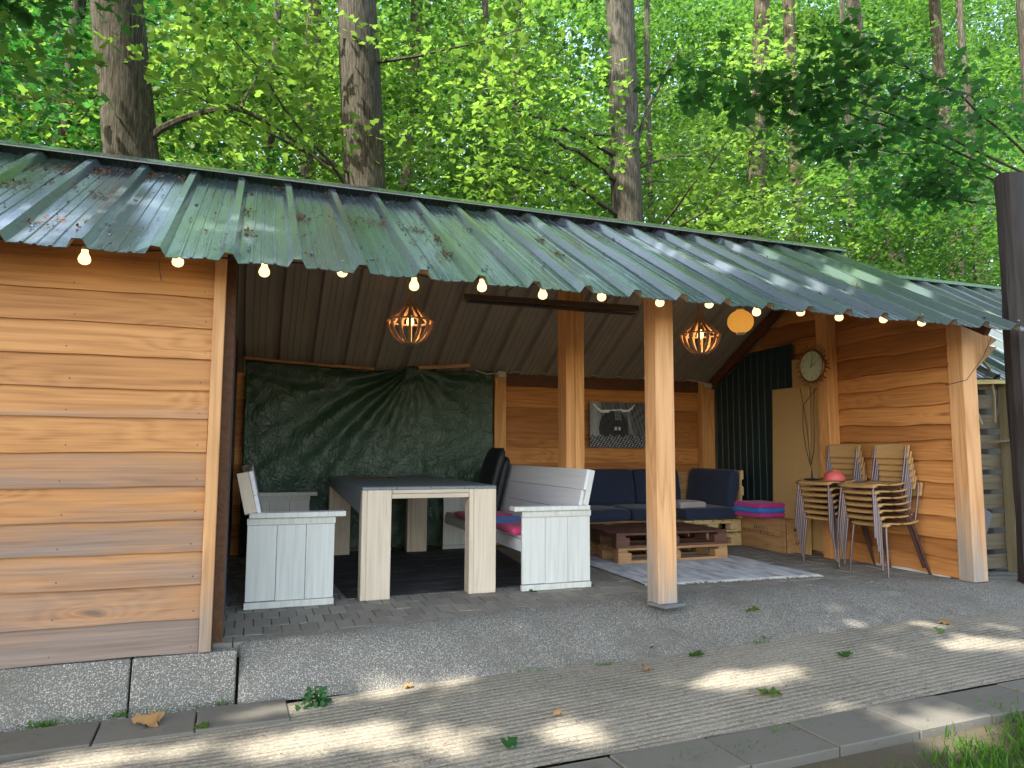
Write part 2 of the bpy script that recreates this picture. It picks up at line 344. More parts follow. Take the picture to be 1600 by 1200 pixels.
M['leafdark'] = leaf_mat('deep_green_leaves', (.022, .085, .030), (.06, .17, .05), (.06, .28, .035), .5)
M['leafnear'] = leaf_mat('near_maple_leaves', (.03, .10, .03), (.07, .19, .05), (.11, .36, .06), .55)
M['leafy'] = leaf_mat('yellow_green_leaves', (.028, .080, .020), (.15, .26, .05), (.34, .60, .08))
M['grass'] = leaf_mat('grass_blades', (.03, .09, .01), (.09, .20, .02), (.12, .32, .02), .4)
M['dry'] = paintm('dry_leaf', (.34, .19, .07), .8, .3, 20); M['dry'].use_nodes = True
M['litter'] = paintm('brown_catkins', (.13, .06, .028), .9, .4, 30)

# ------------------------------------------------------------ the ground
ZR = -.25
def sheet(name, pts, z, mat, kind='structure'):
    m = MB(); m.add([(x, y, z) for x, y in pts], [tuple(range(len(pts)))]); o = m.build(name, mat, origin=(0, 0, z)); o['kind'] = kind; return o
sheet('ground', [(-90, -60), (120, -60), (120, 120), (-90, 120)], ZR-.03, M['soil'])
# the road rises gently to the right: zroad(x); W() carries a point of the flat survey plane onto it
def zroad(x): return ZR+.030*min(5.5, max(0.0, x))
def W(x, y):
    s_ = 1.0
    for _ in range(12): s_ = (1.05-zroad(x*s_))/(1.05-ZR)
    return x*s_, y*s_, zroad(x*s_)
RU = [(-14, 3.02), (-6, 3.28), (-1.2, 3.55), (.15, 3.96), (1.1, 4.06), (2.4, 4.10), (4.7, 4.26), (6.2, 4.38), (16, 4.9)]
RL = [(-14, 2.15), (1.15, 2.85), (4.25, 3.0), (16, 3.6)]
V = []; F = []; xs = np.linspace(-14, 15, 240)
for x in xs:
    yu, yl = np.interp(x, *zip(*RU)), np.interp(x, *zip(*RL))
    for j in range(7):
        q = W(x, yl+(yu-yl)*j/6); V.append((q[0], q[1], q[2]+.004*math.sin(q[0]*2.1+j)))
for i in range(len(xs)-1):
    for j in range(6): a = i*7+j; F.append((a, a+7, a+8, a+1))
m = MB(); m.add(V, F); o = m.build('road', M['road'], smooth=True, origin=(0, 0, ZR)); o['kind'] = 'structure'
def slab_row(name, p0, p1, wid, ln, mat):
    p0 = Vector(p0); p1 = Vector(p1); d = (p1-p0); L = d.length; d.normalize(); nrm = Vector((-d.y, d.x)); m = MB(); t = 0
    while t < L:
        l = ln*(1+rnd.uniform(-.02, .02)); a = p0+d*t; zz = rnd.uniform(-.004, .005)
        q = [W(*p) for p in (a+d*.004, a+d*(l-.004), a+d*(l-.004)+nrm*wid, a+d*.004+nrm*wid)]
        m.hexa([(x_, y_, z_-.06) for x_, y_, z_ in q]+[(x_, y_, z_+.008+zz) for x_, y_, z_ in q]); t += l
    o = m.build(name, mat, bevel=.004); o['kind'] = 'structure'; return o
slab_row('paving_slabs', (-9.0, 3.70), (.12, 4.02), -.30, .42, M['slab'])
slab_row('paving_slabs', (-9, 2.33), (13, 3.40), -.31, .50, M['slab'])
V = []; F = []; xs = np.linspace(-14, 15, 120)
for x in xs:
    for j, dy in enumerate((.04, -.3, -.8, -2.0, -5.0)):
        q = W(x, np.interp(x, [-9, 13], [2.04, 3.11])+dy); V.append((q[0], q[1], q[2]-.03-(.0, .0, .01, .05, .25)[j]*min(1, 1+dy*0)))
for i in range(len(xs)-1):
    for j in range(4): a = i*5+j; F.append((a+1, a+6, a+5, a))
m = MB(); m.add(V, F); o = m.build('verge', M['soil'], smooth=True, origin=(0, 0, ZR)); o['kind'] = 'structure'
# kerb of upright aggregate slabs under the cladding
m = MB()
for x0, x1 in ((-5, -4.42), (-4.41, -3.82), (-3.81, -3.22), (-3.21, -2.62), (-2.61, -2.02), (-2.01, -1.42), (-1.41, -.545), (-.535, -.045)):
    a = rnd.uniform(-.006, .006); m.hexa([(x0, 4.085+a, ZR-.05), (x1, 4.085+a, ZR-.05), (x1, 4.16, ZR-.05), (x0, 4.16, ZR-.05), (x0, 4.135+a, -.004), (x1, 4.135+a, -.004), (x1, 4.20, -.004), (x0, 4.20, -.004)])
o = m.build('kerb', M['aggr'], bevel=.006); o['kind'] = 'structure'
# sloping aggregate apron in front of the open bay
top = [(-.03, 4.28), (.62, 4.33), (1.2, 4.42), (2.1, 4.60), (2.7, 4.68), (3.6, 4.66), (4.6, 4.60), (5.45, 4.50), (6.4, 4.45), (9, 4.6)]
bot = [(-.03, 4.06), (.62, 4.05), (1.2, 4.03), (2.1, 4.03), (2.7, 4.06), (3.6, 4.12), (4.6, 4.20), (5.45, 4.22), (6.4, 4.25), (9, 4.45)]
xs = np.linspace(-.03, 9, 230); ty = np.interp(xs, *zip(*top)); bot = [W(*q)[:2] for q in bot]; by = np.interp(xs, *zip(*bot)); V = []; F = []
for i, x in enumerate(xs):
    for j in range(9):
        f = min(1, j/7); y = by[i]*(1-f)+ty[i]*f; y2 = y if j < 8 else ty[i]+.5
        zr0 = zroad(x)-.012; z = zr0+(.004-zr0)*math.sin(f*math.pi/2)**(1.0+.25*min(1, max(0, x-.3)))+(.004*math.sin(x*5+j)+.003*math.sin(x*13))*(1 if 0 < j < 7 else 0)
        jt = abs(((x+.03) % .60)-.0) < .02 and 0 < j
        V.append((x, y2, (z-.012*(1 if jt else 0)) if j < 8 else -.02))
for i in range(len(xs)-1):
    for j in range(8): F.append((i*9+j, (i+1)*9+j, (i+1)*9+j+1, i*9+j+1))
m = MB(); m.add(V, F); o = m.build('paving_apron', M['aggr'], smooth=True); o['kind'] = 'structure'
# paver floor inside
m = MB(); row = 0; y = 4.22
while y < 7.76:
    x = -.17-(.052 if row % 2 else 0)
    while x < 5.6:
        yb = float(np.interp(x, *zip(*top)))+.0
        if y+.2 > yb and not (x < -.02 and y < 4.2):
            h = rnd.uniform(-.0025, .0025); tx = rnd.uniform(-.002, .002)
            y0 = max(y, yb)
            m.hexa([(x, y0, -.08), (x+.099, y0, -.08), (x+.099, y+.199, -.08), (x, y+.199, -.08), (x, y0, h+tx), (x+.099, y0, h-tx), (x+.099, y+.199, h-tx), (x, y+.199, h+tx)])
        x += .105
    y += .205; row += 1
o = m.build('floor', M['paver'], bevel=.004); o['kind'] = 'structure'
sheet('floor_bed', [(-.17, 4.45), (.6, 4.45), (2.1, 4.75), (2.7, 4.82), (5.6, 4.78), (5.6, 7.8), (-.17, 7.8)], -.012, M['soil'])

# ------------------------------------------------------------ the shed
EY, EZ, SL, RY = 3.80, 1.99, .581, 5.72
def zf(y): return EZ+SL*(y-EY)           # underside of front slope
RZT = zf(RY)
def zb(y): return RZT-SL*(y-RY)*1.0      # underside of back slope
BX0, BX1 = -4.0, 5.76
shed = thing('open_shed', 'open-fronted larch shed with ribbed green metal roof and clad bay at the left', 'shed', (2.7, 4.17, 0))
def roof_profile(x0, x1):
    P = []; k0 = math.ceil((x0+1.15)/.333)-1
    P.append((x0, 0))
    for k in range(k0, 80):
        c = -1.15+.333*k
        if c-.04 > x1: break
        for dx, h in ((-.046, 0), (-.022, .045), (.020, .045), (.044, 0), (.095, 0), (.100, .007), (.110, .007), (.115, 0), (.150, 0), (.155, .006), (.163, .006), (.168, 0), (.212, 0), (.217, .007), (.227, .007), (.232, 0)):
            if x0 < c+dx < x1: P.append((c+dx, h))
    P.append((x1, 0)); return P
def roof_sheet(y0, z0, y1, z1, x0, x1, off, jit=.0012, n=14):
    P = roof_profile(x0, x1); d = Vector((0, y1-y0, z1-z0)); nn = Vector((1, 0, 0)).cross(d).normalized()
    if nn.z < 0: nn = -nn
    V = []; F = []; ph = rnd.uniform(0, 9)
    for j in range(n+1):
        f = j/n
        for x, h in P:
            wv = jit*(math.sin(x*7.1+f*5+ph)+math.sin(x*17.3-f*11)) + (.004*math.sin(x*23+ph)*(1 if j == 0 else 0))
            p = Vector((x, y0, z0))+d*f+nn*(h+off+wv); V.append(p)
    w_ = len(P)
    for j in range(n):
        for i in range(w_-1): F.append((j*w_+i, j*w_+i+1, (j+1)*w_+i+1, (j+1)*w_+i))
    m = MB(); m.add(V, F); return m
rnd2 = random.Random(3)
st = rnd.getstate(); rf = roof_sheet(EY, EZ, RY, RZT, BX0, BX1, .006); rs_ = random.Random(9)
for k in range(-9, 22):
    for y_ in (4.05, 4.85, 5.55):
        if k % 2 == 0 or y_ == 4.05: rf.lathe([(.010, 0), (.009, .006), (.004, .010)], (-1.15+.333*k+.085, y_+rs_.uniform(-.03, .03), EZ+SL*(y_-EY)+.006), 6)
rf = rf.build('roof_sheet', M['roof'], shed)
rnd.setstate(st); roof_sheet(EY+.004, EZ+.002, RY-.01, RZT-.004, BX0, BX1, .001).build('lining', M['under'], rf)
rnd.setstate(st); rb = roof_sheet(8.05, zb(8.05), RY, RZT, BX0, BX1, .006).build('roof_sheet', M['roof'], shed)
rnd.setstate(st); roof_sheet(8.046, zb(8.046), RY+.01, RZT-.004, BX0, BX1, .001).build('lining', M['under'], rb)
m = MB()   # ridge cap, two flashings with a folded lip
xc = [BX0-.02, -2.0, .05, 2.1, 3.9, BX1-.10]
for a, b in zip(xc[:-1], xc[1:]):
    zz = rnd.uniform(0, .004); z0 = RZT+.072+zz
    m.prism([(a, RY-.13, z0-.055), (a, RY-.125, z0-.048), (a, RY, z0+.018), (a, RY+.13, z0-.05), (a, RY+.13, z0-.055), (a, RY, z0+.012), (a, RY-.12, z0-.056), (a, RY-.128, z0-.064)], (b-a+.03, 0, 0))
m.build('ridge_cap', M['roof'], shed)
m = MB(); m.prism([(BX1-.10, RY-.10, RZT+.02), (BX1-.10, RY, RZT+.065), (BX1-.10, RY+.1, RZT+.02)], (.10, 0, 0)); m.build('ridge_end', M['roof'], shed)
def lap(m, x0, x1, y, z0, z1, th_b=.030, th_t=.012, wav=.003, n=26, sgn=-1):
    """one overlapping board facing -y (or +y): thick wavy lower edge, thin top"""
    V = []; F = []; p1, p2 = rnd.uniform(0, 6), rnd.uniform(0, 6)
    for i in range(n+1):
        x = x0+(x1-x0)*i/n; wz = wav*(math.sin(x*2.3+p1)+.6*math.sin(x*6.1+p2)+.35*math.sin(x*15+p1))
        V += [(x, y, z0+wz), (x, y+sgn*th_b, z0+wz), (x, y+sgn*th_b*.97, z0+wz+.012), (x, y+sgn*th_t, z1), (x, y, z1)]
    for i in range(n):
        a = i*5
        for j in range(4): F.append((a+j, a+j+1, a+j+6, a+j+5))
        F.append((a+4, a, a+5, a+9))
    F.append((0, 1, 2, 3, 4)); F.append(tuple(n*5+k for k in (4, 3, 2, 1, 0))); m.add(V, F)
zs = [.0, .10, .20, .333, .467, .60, .733, .876, 1.012, 1.150, 1.285, 1.415, 1.545, 1.675, 1.805, 1.935, 2.06]
zs = [0.0, .135, .262, .392, .528, .663, .80, .935, 1.065, 1.195, 1.325, 1.455, 1.585, 1.715, 1.845, 1.975, 2.10]
from_px = [1018, 966, 912, 861, 811, 760, 707, 655, 610, 561, 513, 466, 420]
zs = []
for p in from_px:
    d_ = fw+rt*(320-800)/1112.5-up*(p-600)/1112.5; zs.append(1.05+d_.z*(4.14/d_.y))
zs[0] = .0; zs.append(zs[-1]+.14)
m = MB()
for a, b in zip(zs[:-1], zs[1:]):
    e = rnd.uniform(-.004, .004); lap(m, BX0, -.232+e, 4.172, a, b+.018, n=70)
nf = len(m.f)
for a, b in zip(zs[:-1], zs[1:]):
    for xn in (-.275, -.90, -1.62):
        m.lathe([(.0045, 0), (.0035, .0015)], (xn+rnd.uniform(-.015, .015), 4.172-.026, a+.035+rnd.uniform(-.006, .008)), 7, Matrix.Rotation(R_(90), 3, 'X'))
o = m.build('plank_wall', M['clad'], shed); o.data.materials.append(paintm('nail', (.05, .045, .045), .5))
for k in range(nf, len(m.f)): o.data.polygons[k].material_index = 1
MB().box(-.232, -.172, 4.125, 4.185, .0, zf(4.13)-.02).build('corner_trim', M['trim'], shed, bevel=.003)
m = MB(); z = 0
while z < 1.95:
    m.box(-.205, -.18, 4.187, 7.74, z, z+.148); z += .15
m.build('partition_wall', M['brown'], shed, bevel=.002)
MB().box(-.178, -.125, 4.30, 4.42, .0, zf(4.3)-.03).build('door_post', M['brown'], shed, bevel=.003)
m = MB(); m.box(-.175, -.135, 5.0, 5.07, 0, zf(5.0)-.02); m.build('steel_post', M['steel'], shed, bevel=.003)
m = MB(); m.box(BX0, BX0+.03, 4.2, 7.75, 0, 2.15); m.build('end_wall', M['clad_y'], shed)
# back wall
m = MB(); z = 0.0
while z < 1.80:
    h = rnd.choice((.14, .16, .18, .15)); lap(m, BX0, 5.52, 7.80, z, min(z+h+.012, 1.84), .028, .012, .006, 60); z += h
m.build('back_wall', M['clad_back'], shed)
MB().box(2.70, 5.35, 7.735, 7.765, 1.80, 1.945).build('wall_plate', M['brown'], shed, bevel=.003)
for x0, x1 in ((2.56, 2.70), (5.33, 5.52)): MB().box(x0, x1, 7.66, 7.765, 0, 1.93).build('post', M['post_in'], shed, bevel=.004)
# gable wall of waney boards
GX = 5.57
m = MB(); z = .03; k = 0
while z < 3.0:
    h = (.165, .15, .175, .16, .145, .18)[k % 6]; z1 = z+h; V = []; F = []; n = 40
    y0 = max(4.40, EY+(z1-EZ+.02)/SL) if z1 > zf(4.40)-.02 else 4.40
    y1 = min(7.78, RY+(RZT-z1-.02)/SL)
    if y1-y0 < .15: break
    p1, p2 = rnd.uniform(0, 6), rnd.uniform(0, 6)
    for i in range(n+1):
        f = i/n; yy = y0+(y1-y0)*f
        wz = .009*(math.sin(yy*3+p1)+.7*math.sin(yy*7+p2)+.4*math.sin(yy*17+p1))
        V += [(GX+.018, yy, z+wz-.018), (GX-.034, yy, z+wz-.018), (GX-.032, yy, z+wz+.004), (GX+.008, yy, z1), (GX+.018, yy, z1)]
    for i in range(n):
        a = i*5
        for j in range(4): F.append((a+j, a+j+5, a+j+6, a+j+1))
        F.append((a+4, a+9, a+5, a))
    F.append((4, 3, 2, 1, 0)); F.append(tuple(n*5+q for q in range(5))); m.add(V, F); z = z1; k += 1
m.build('gable_wall', M['clad_y'], shed)
MB().box(GX-.02, GX+.0, 4.50, 5.62, .0, .03).build('sill_strip', M['sill'], shed)
MB().box(5.54, 5.70, 4.27, 4.41, 0, zf(4.27)-.02).build('post', M['post'], shed, bevel=.005)
MB().box(2.615, 2.765, 4.30, 4.45, 0, zf(4.3)-.02).build('post', M['post'], shed, bevel=.005)
m = MB(); m.box(2.585, 2.672, 5.75, 5.93, 0, RZT-.06); m.box(2.675, 2.765, 5.75, 5.93, 0, RZT-.06); m.build('post', M['post_in'], shed, bevel=.004)
MB().box(5.41, 5.545, 5.63, 5.77, 0, zf(5.63)-.03).build('post', M['post_in'], shed, bevel=.004)
MB().obox((2.70, 4.34, .012), (.20, .17, .02), RZ(.25)).build('post_base', M['plate'], shed)
for (a, b) in (((5.50, 4.0, zf(4.0)-.07), (5.50, RY, RZT-.07)), ((5.50, RY, RZT-.07), (5.50, 7.9, zb(7.9)-.07))): MB().beam(a, b, .05, .11).build('rafter', M['brown'], shed)
for xx in (-.14, 1.3): MB().beam((xx, 4.2, zf(4.2)-.06), (xx, RY, RZT-.06), .05, .09).build('rafter', M['brown'], shed)
MB().box(-.17, 5.55, 4.46, 4.54, zf(4.46)-.16, zf(4.46)-.02).build('front_beam', M['batten'], shed, bevel=.004)
m = MB(); m.prism([(5.71, 4.30, 1.84), (5.74, 4.30, 2.12), (6.0, 4.30, 2.02)], (0, .03, 0)); m.prism([(5.71, 4.345, 1.70), (5.71, 4.345, 1.95), (6.06, 4.345, 1.97)], (0, .03, 0)); m.build('eave_board', M['trim'], shed)
# corrugated panel on the gable, clipped under the roof
P = []; y = 6.22
while y < 7.64:
    P += [(y, 0), (y+.006, .009), (y+.012, .009), (y+.018, 0)]; y += .115
V = []; F = []
for (yy, d) in P:
    zt = min(2.235-.02*(yy-6.2), zb(yy)-.16); V += [(5.505-d, yy, .02), (5.505-d, yy, zt), (5.508-d, yy, .02), (5.508-d, yy, zt)]
for i in range(len(P)-1):
    a = i*4; F += [(a, a+4, a+5, a+1), (a+2, a+3, a+7, a+6), (a+1, a+5, a+7, a+3)]
m = MB(); m.add(V, F); m.build('corrugated_panel', M['corr'], shed)
# particle boards leaning there
b = MB().obox((5.44, 6.22, .87), (.018, .56, 1.75), Matrix.Rotation(.03, 3, 'Y')).build('particle_board', M['osb'], bevel=.002)
tag(b, 'tall plain tan particle board leaning on the gable wall right of the dark corrugated sheet', 'board')
b = MB().obox((5.485, 6.0, 1.05), (.016, .44, 2.0), Matrix.Rotation(.015, 3, 'Y')).build('particle_board', M['osb'], bevel=.002)
tag(b, 'darker narrow board standing behind the sunburst clock and the tall tan board', 'board')

# ------------------------------------------------------------ tarpaulin
ny_, nz_ = 150, 110; V = []; F = []; ax_, az_ = 1.62, 1.98
for i in range(ny_+1):
    x = -.10+2.64*i/ny_; ztop = 1.955-.04*math.sin((x+.1)/2.68*math.pi*1.0)+(.05*math.exp(-((x-1.6)/.12)**2))-(.03*math.exp(-((x-1.05)/.2)**2))
    for j in range(nz_+1):
        f = j/nz_; z = .02+(ztop-.02)*f; dx, dz = x-ax_, z-az_; r = math.hypot(dx, dz)+.02; th = math.atan2(dx, -dz)
        fold = .045*math.sin(th*19+1.2*math.sin(r*2.2))*math.exp(-r*.40)*min(1, r*2.2)*(math.exp(-((th+.80)/.50)**2))
        fold += .012*math.sin(th*15+2)*math.exp(-r*.9)*min(1, r*3)
        fold += .008*math.sin(x*7+1.2*math.sin(z*2))*(.3+.7*(1-f))+.0022*math.sin(x*33+z*9+2*math.sin(z*7))+.0022*math.sin(x*19-z*31+2*math.sin(x*8))
        fold += .010*math.sin(z*30+3*math.sin(x*2.2))*math.exp(-((f-.93)/.07)**2)
        fold += .02*math.exp(-((x-1.72)/.05)**2)*(1-f)
        V.append((x, 7.655-fold, z))
for i in range(ny_):
    for j in range(nz_): a = i*(nz_+1)+j; F.append((a, a+nz_+1, a+nz_+2, a+1))
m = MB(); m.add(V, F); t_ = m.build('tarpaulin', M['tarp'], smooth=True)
sm = t_.modifiers.new('thick', 'SOLIDIFY'); sm.thickness = .002
tag(t_, 'creased dark green tarpaulin hung across the back of the left half of the shed', 'tarpaulin')
m = MB(); pts = [(-.12+.145*i, 7.63, 1.975-.055*math.sin(i/9*1.4)+.004*math.sin(i*2)) for i in range(10)]
for a, b in zip(pts[:-1], pts[1:]): m.beam(a, b, .02, .026)
tag(m.build('batten', M['batten']), 'long thin wooden batten along the top left edge of the tarpaulin', 'batten')
b = MB().beam((1.66, 7.60, 1.945), (2.24, 7.60, 2.00), .02, .042).build('batten', M['batten'], bevel=.002)
tag(b, 'short loose tilted wooden batten above the peak of the tarpaulin', 'batten')
# ------------------------------------------------------------ white benches
def bench(label, x0, sgn, y0=5.12, y1=7.50):
    """x0: side nearest the table's far side; sgn=+1 backrest towards -x (left bench), -1 towards +x"""
    xa, xb = (x0, x0+.57)                                   # panel extent
    t = thing('white_bench', label, 'bench', ((xa+xb)/2, (y0+y1)/2, 0), 'white wooden benches at the table')
    back = xa if sgn > 0 else xb; front = xb if sgn > 0 else xa
    for yy in (y0, y1):
        m = MB(); wd = .19
        for k in range(3): m.box(xa+k*wd+.0015, xa+(k+1)*wd-.0015, yy, yy+.022, .045+rnd.uniform(0, .003), .575)
        m.box(xa-.004, xb+.004, yy-.010, yy+.0215, 0.0, .042); m.box(xa-.002, xb+.004, yy-.012, yy-.001, .548, .592)
        for k in range(3):
            for zz in (.566, .10, .32): m.lathe([(.004, 0), (.003, .002)], (xa+k*wd+rnd.uniform(.04, .15), yy-(.012 if zz > .5 else 0), zz+rnd.uniform(-.03, .03)*(zz < .5)), 6, Matrix.Rotation(R_(90), 3, 'X'))
        m.build('side_panel', M['white'], t, bevel=.0015)
        MB().box(min(back+.01*sgn, front+.07*sgn), max(back+.01*sgn, front+.07*sgn), yy-.03, yy+.085, .594, .628).build('armrest', M['white'], t, bevel=.003)
    MB().box(xa+.03, xb-.01, y0+.024, y1-.002, .375, .40).build('seat', M['white_y'], t, bevel=.002)
    MB().box(front-.03*sgn-.011, front-.03*sgn+.011, y0+.024, y1-.002, .28, .372).build('seat_rail', M['white_y'], t, bevel=.002)
    m = MB(); b0 = Vector((back+.105*sgn, 0, .42)); b1 = Vector((back-.005*sgn, 0, .905)); th_ = .075 if sgn > 0 else .042; d = (b1-b0)
    n_ = Vector((d.z, 0, -d.x)).normalized()*sgn
    for k in range(3):
        a = b0+d*(k/3+.002); b = b0+d*((k+1)/3-.004)
        ya = y0+.024 if k < 2 else y0-.004; yb_ = y1-.002
        m.hexa([(a.x, ya, a.z), ((a+n_*.026).x, ya, (a+n_*.026).z), ((a+n_*.026).x, yb_, (a+n_*.026).z), (a.x, yb_, a.z),
                (b.x, ya, b.z), ((b+n_*.026).x, ya, (b+n_*.026).z), ((b+n_*.026).x, yb_, (b+n_*.026).z), (b.x, yb_, b.z)])
    m.build('backrest', M['white_y'], t, bevel=.002)
    for yy in (y0-.0, y1-.04):
        m = MB(); a, b = b0-n_*(th_+.002)+d*.44, b1-n_*(th_+.002)
        q = lambda p, y_: (p.x, y_, p.z)
        m.hexa([q(a, yy), q(a+n_*th_, yy), q(a+n_*th_, yy+.05), q(a, yy+.05), q(b, yy), q(b+n_*th_, yy), q(b+n_*th_, yy+.05), q(b, yy+.05)])
        m.build('back_support', M['scaf'] if sgn > 0 else M['white'], t, bevel=.002)
    return t
bench('left white bench with a planked end panel, between the clad wall and the dining table', -.02, 1)
bench('white bench on the right with its tall backrest turned to the navy sofa', 1.935, -1)
def cushion(name, mat, c, d, label, cat='cushion', group=None, rot=None, puff=.35, piping=False, seam=None):
    """soft box: rounded, slightly domed"""
    n = 12; V = []; F = []; hx, hy, hz = d[0]/2, d[1]/2, d[2]/2; Mx = rot or Matrix.Identity(3)
    def sh(u, v, s_):
        e = max(abs(u), abs(v)); rr = 1-.0*e
        cx = (1-abs(u)**6)**.25 if abs(u) < 1 else 0; cyy = (1-abs(v)**6)**.25 if abs(v) < 1 else 0
        corner = 1-.035*(abs(u)*abs(v))**4
        zz = s_*hz*(.35+.65*(cx*cyy)+puff*.35*cx*cyy*(1-u*u)*(1-v*v))+.003*math.sin(u*5+v*7+c[0])
        return Mx@Vector((u*hx*corner, v*hy*corner, zz))+Vector(c)
    for s_ in (-1, 1):
        for i in range(n+1):
            for j in range(n+1):
                u = math.sin((i/n-.5)*math.pi); v = math.sin((j/n-.5)*math.pi); V.append(sh(u, v, s_))
    N1 = (n+1)**2
    for i in range(n):
        for j in range(n):
            a = i*(n+1)+j; F.append((a, a+1, a+n+2, a+n+1)); F.append((N1+a, N1+a+n+1, N1+a+n+2, N1+a+1))
    rim = [i*(n+1) for i in range(n+1)]+[n*(n+1)+j for j in range(1, n+1)]+[i*(n+1)+n for i in range(n-1, -1, -1)]+[j for j in range(n-1, 0, -1)]
    for k in range(len(rim)):
        a, b = rim[k], rim[(k+1) % len(rim)]; F.append((a, b, N1+b, N1+a))
    m = MB(); m.add(V, F); o = m.build(name, mat, smooth=True); tag(o, label, cat, group); return o
G1 = 'loose seat cushions on the white benches'
cushion('seat_cushion', M['magenta'], (.22, 6.45, .425), (.44, 1.7, .05), 'long magenta cushion on the seat of the left white bench', group=G1)
cushion('seat_cushion', M['pink'], (2.12, 5.45, .432), (.45, .46, .062), 'pink cushion nearest the front arm of the right white bench', group=G1)
cushion('seat_cushion', M['blue'], (2.10, 5.98, .430), (.45, .50, .062), 'blue cushion on the right white bench between two pink ones', group=G1)
cushion('seat_cushion', M['pink'], (2.10, 6.62, .430), (.45, .52, .062), 'deep pink cushion towards the far end of the right white bench', group=G1)
# ------------------------------------------------------------ table
t = thing('dining_table', 'heavy pale wooden dining table with thick square legs and a grey top', 'table', (1.23, 6.35, 0))
TX0, TX1, TY0, TY1 = .735, 1.735, 5.14, 7.52
for x, y in ((TX0, TY0), (TX1-.21, TY0), (TX0, TY1-.12), (TX1-.21, TY1-.12)):
    m = MB(); m.box(x, x+.0345, y, y+.12, 0, .766); m.box(x+.0352, x+.2095, y, y+.12, 0, .766); m.build('leg', M['scaf'], t, bevel=.004)
for y in (TY0, TY1-.05): 
    m = MB(); m.box(TX0+.213, TX1-.213, y+.004, y+.045, .705, .737); m.box(TX0+.213, TX1-.213, y, y+.05, .740, .766); m.build('rail', M['scaf_x'], t, bevel=.002)
m = MB()
for k in range(4): m.box(TX0+.25*k+.001, TX0+.25*(k+1)-.001, TY0, TY1, .768, .786)
m.build('tabletop', M['scaf_top'], t, bevel=.002)
for x in (TX0+.03, TX1-.06): MB().box(x, x+.035, TY0+.125, TY1-.125, .66, .764).build('apron', M['scaf'], t, bevel=.002)
m = MB(); xx = TX0-.004
m.hexa([(xx-.003, TY0+.10, .60), (xx, TY0+.10, .60), (xx, TY1-.1, .70), (xx-.003, TY1-.1, .70), (xx-.003, TY0+.02, .79), (xx, TY0+.02, .787), (xx, TY1, .787), (xx-.003, TY1, .79)])
m.box(xx, TX1+.002, TY0+.012, TY1+.01, .7875, .7895)
tag(m.build('tablecloth', paintm('grey_oilcloth', (.14, .165, .185), .38, .15, 3)), 'dark grey oilcloth over the tabletop with one edge hanging on the left', 'tablecloth')
m = MB()
for k in range(9):
    a = rnd.uniform(0, 3.1); m.beam((1.02+.03*k-.1*math.cos(a), 6.75+rnd.uniform(-.12, .12), .797+.002*k), (1.02+.03*k+.13*math.cos(a), 6.75+rnd.uniform(-.12, .12), .800+.002*k), .016, .006)
m.box(.92, 1.28, 6.60, 6.92, .7905, .7945)
tag(m.build('placemat', paintm('rough_placemat', (.09, .075, .06), .8, .4, 20), bevel=.001), 'flat brown woven mat with twigs lying near the far end of the table', 'placemat')
mm = sheet('floor_mat', [(.66, 5.24), (2.28, 5.33), (2.5, 7.6), (.55, 7.6)], .006, M['mat'], 'x'); del mm['kind']
tag(mm, 'worn black mat on the pavers under the dining table', 'mat')
# folded black cushion
t = thing('folded_lounger_cushion', 'tall folded black padded cushion standing behind the far right corner of the table', 'cushion', (2.27, 7.0, .44))
for k, (dx, h, lean) in enumerate(((0, .64, .17), (.085, .55, .13))):
    n = 14; m = MB(); pts = []; rr = []
    V = []; F = []; na = 16
    for i in range(n+1):
        f = i/n; z = .44+h*f; x = 2.20+dx+lean*f; th = .052*(1-(max(0, f-.85)/.16)**2*.75)*(1+.05*math.sin(f*19)); wd = .23*(1-(max(0, f-.9)/.11)**2*.25)
        for a in range(na):
            ca, sa = math.cos(2*math.pi*a/na), math.sin(2*math.pi*a/na)
            V.append((x+th*math.copysign(abs(ca)**.7, ca), 7.0+wd*math.copysign(abs(sa)**.35, sa), z))
    for i in range(n):
        for a in range(na): F.append((i*na+a, i*na+(a+1) % na, (i+1)*na+(a+1) % na, (i+1)*na+a))
    F.append(tuple(range(na))[::-1]); F.append(tuple(n*na+a for a in range(na))); m.add(V, F); m.build('padded_layer', M['blackcush'], t, smooth=True)
# ------------------------------------------------------------ pallets
def pallet(root, x0, x1, y0, y1, z0, mat, h=.138, nb=7, along='x'):
    m = MB(); L = (y1-y0) if along == 'x' else (x1-x0); w_ = (L-.012*(nb-1))/nb
    for k in range(nb):
        a = k*(w_+.012)
        if along == 'x': m.box(x0, x1, y0+a, y0+a+w_, z0+h-.022, z0+h)
        else: m.box(x0+a, x0+a+w_, y0, y1, z0+h-.022, z0+h)
    m.build('deck', mat, root, bevel=.002)
    for f in (0, .5, 1):
        m = MB()
        if along == 'x': a = x0+(x1-x0-.10)*f; m.box(a, a+.10, y0, y1, z0+h-.044, z0+h-.0225)
        else: a = y0+(y1-y0-.10)*f; m.box(x0, x1, a, a+.10, z0+h-.044, z0+h-.0225)
        m.build('stringer_board', mat, root, bevel=.002)
    for fx in (0, .5, 1):
        for fy in (0, .5, 1):
            a = x0+(x1-x0-.14)*fx; b = y0+(y1-y0-.10)*fy; MB().box(a, a+.14, b, b+.10, z0+.0225, z0+h-.0445).build('block', mat, root, bevel=.002)
    for f in (0, .5, 1): b = y0+(y1-y0-.10)*f; MB().box(x0, x1, b, b+.10, z0, z0+.022).build('bottom_board', mat, root, bevel=.002)
p = thing('pallet', 'raw light brown pallet, lower of the two that make the coffee table', 'pallet', (3.8, 6.37, 0), 'pallets stacked as a coffee table'); pallet(p, 3.22, 4.43, 5.99, 6.74, 0.010, M['pal_light'])
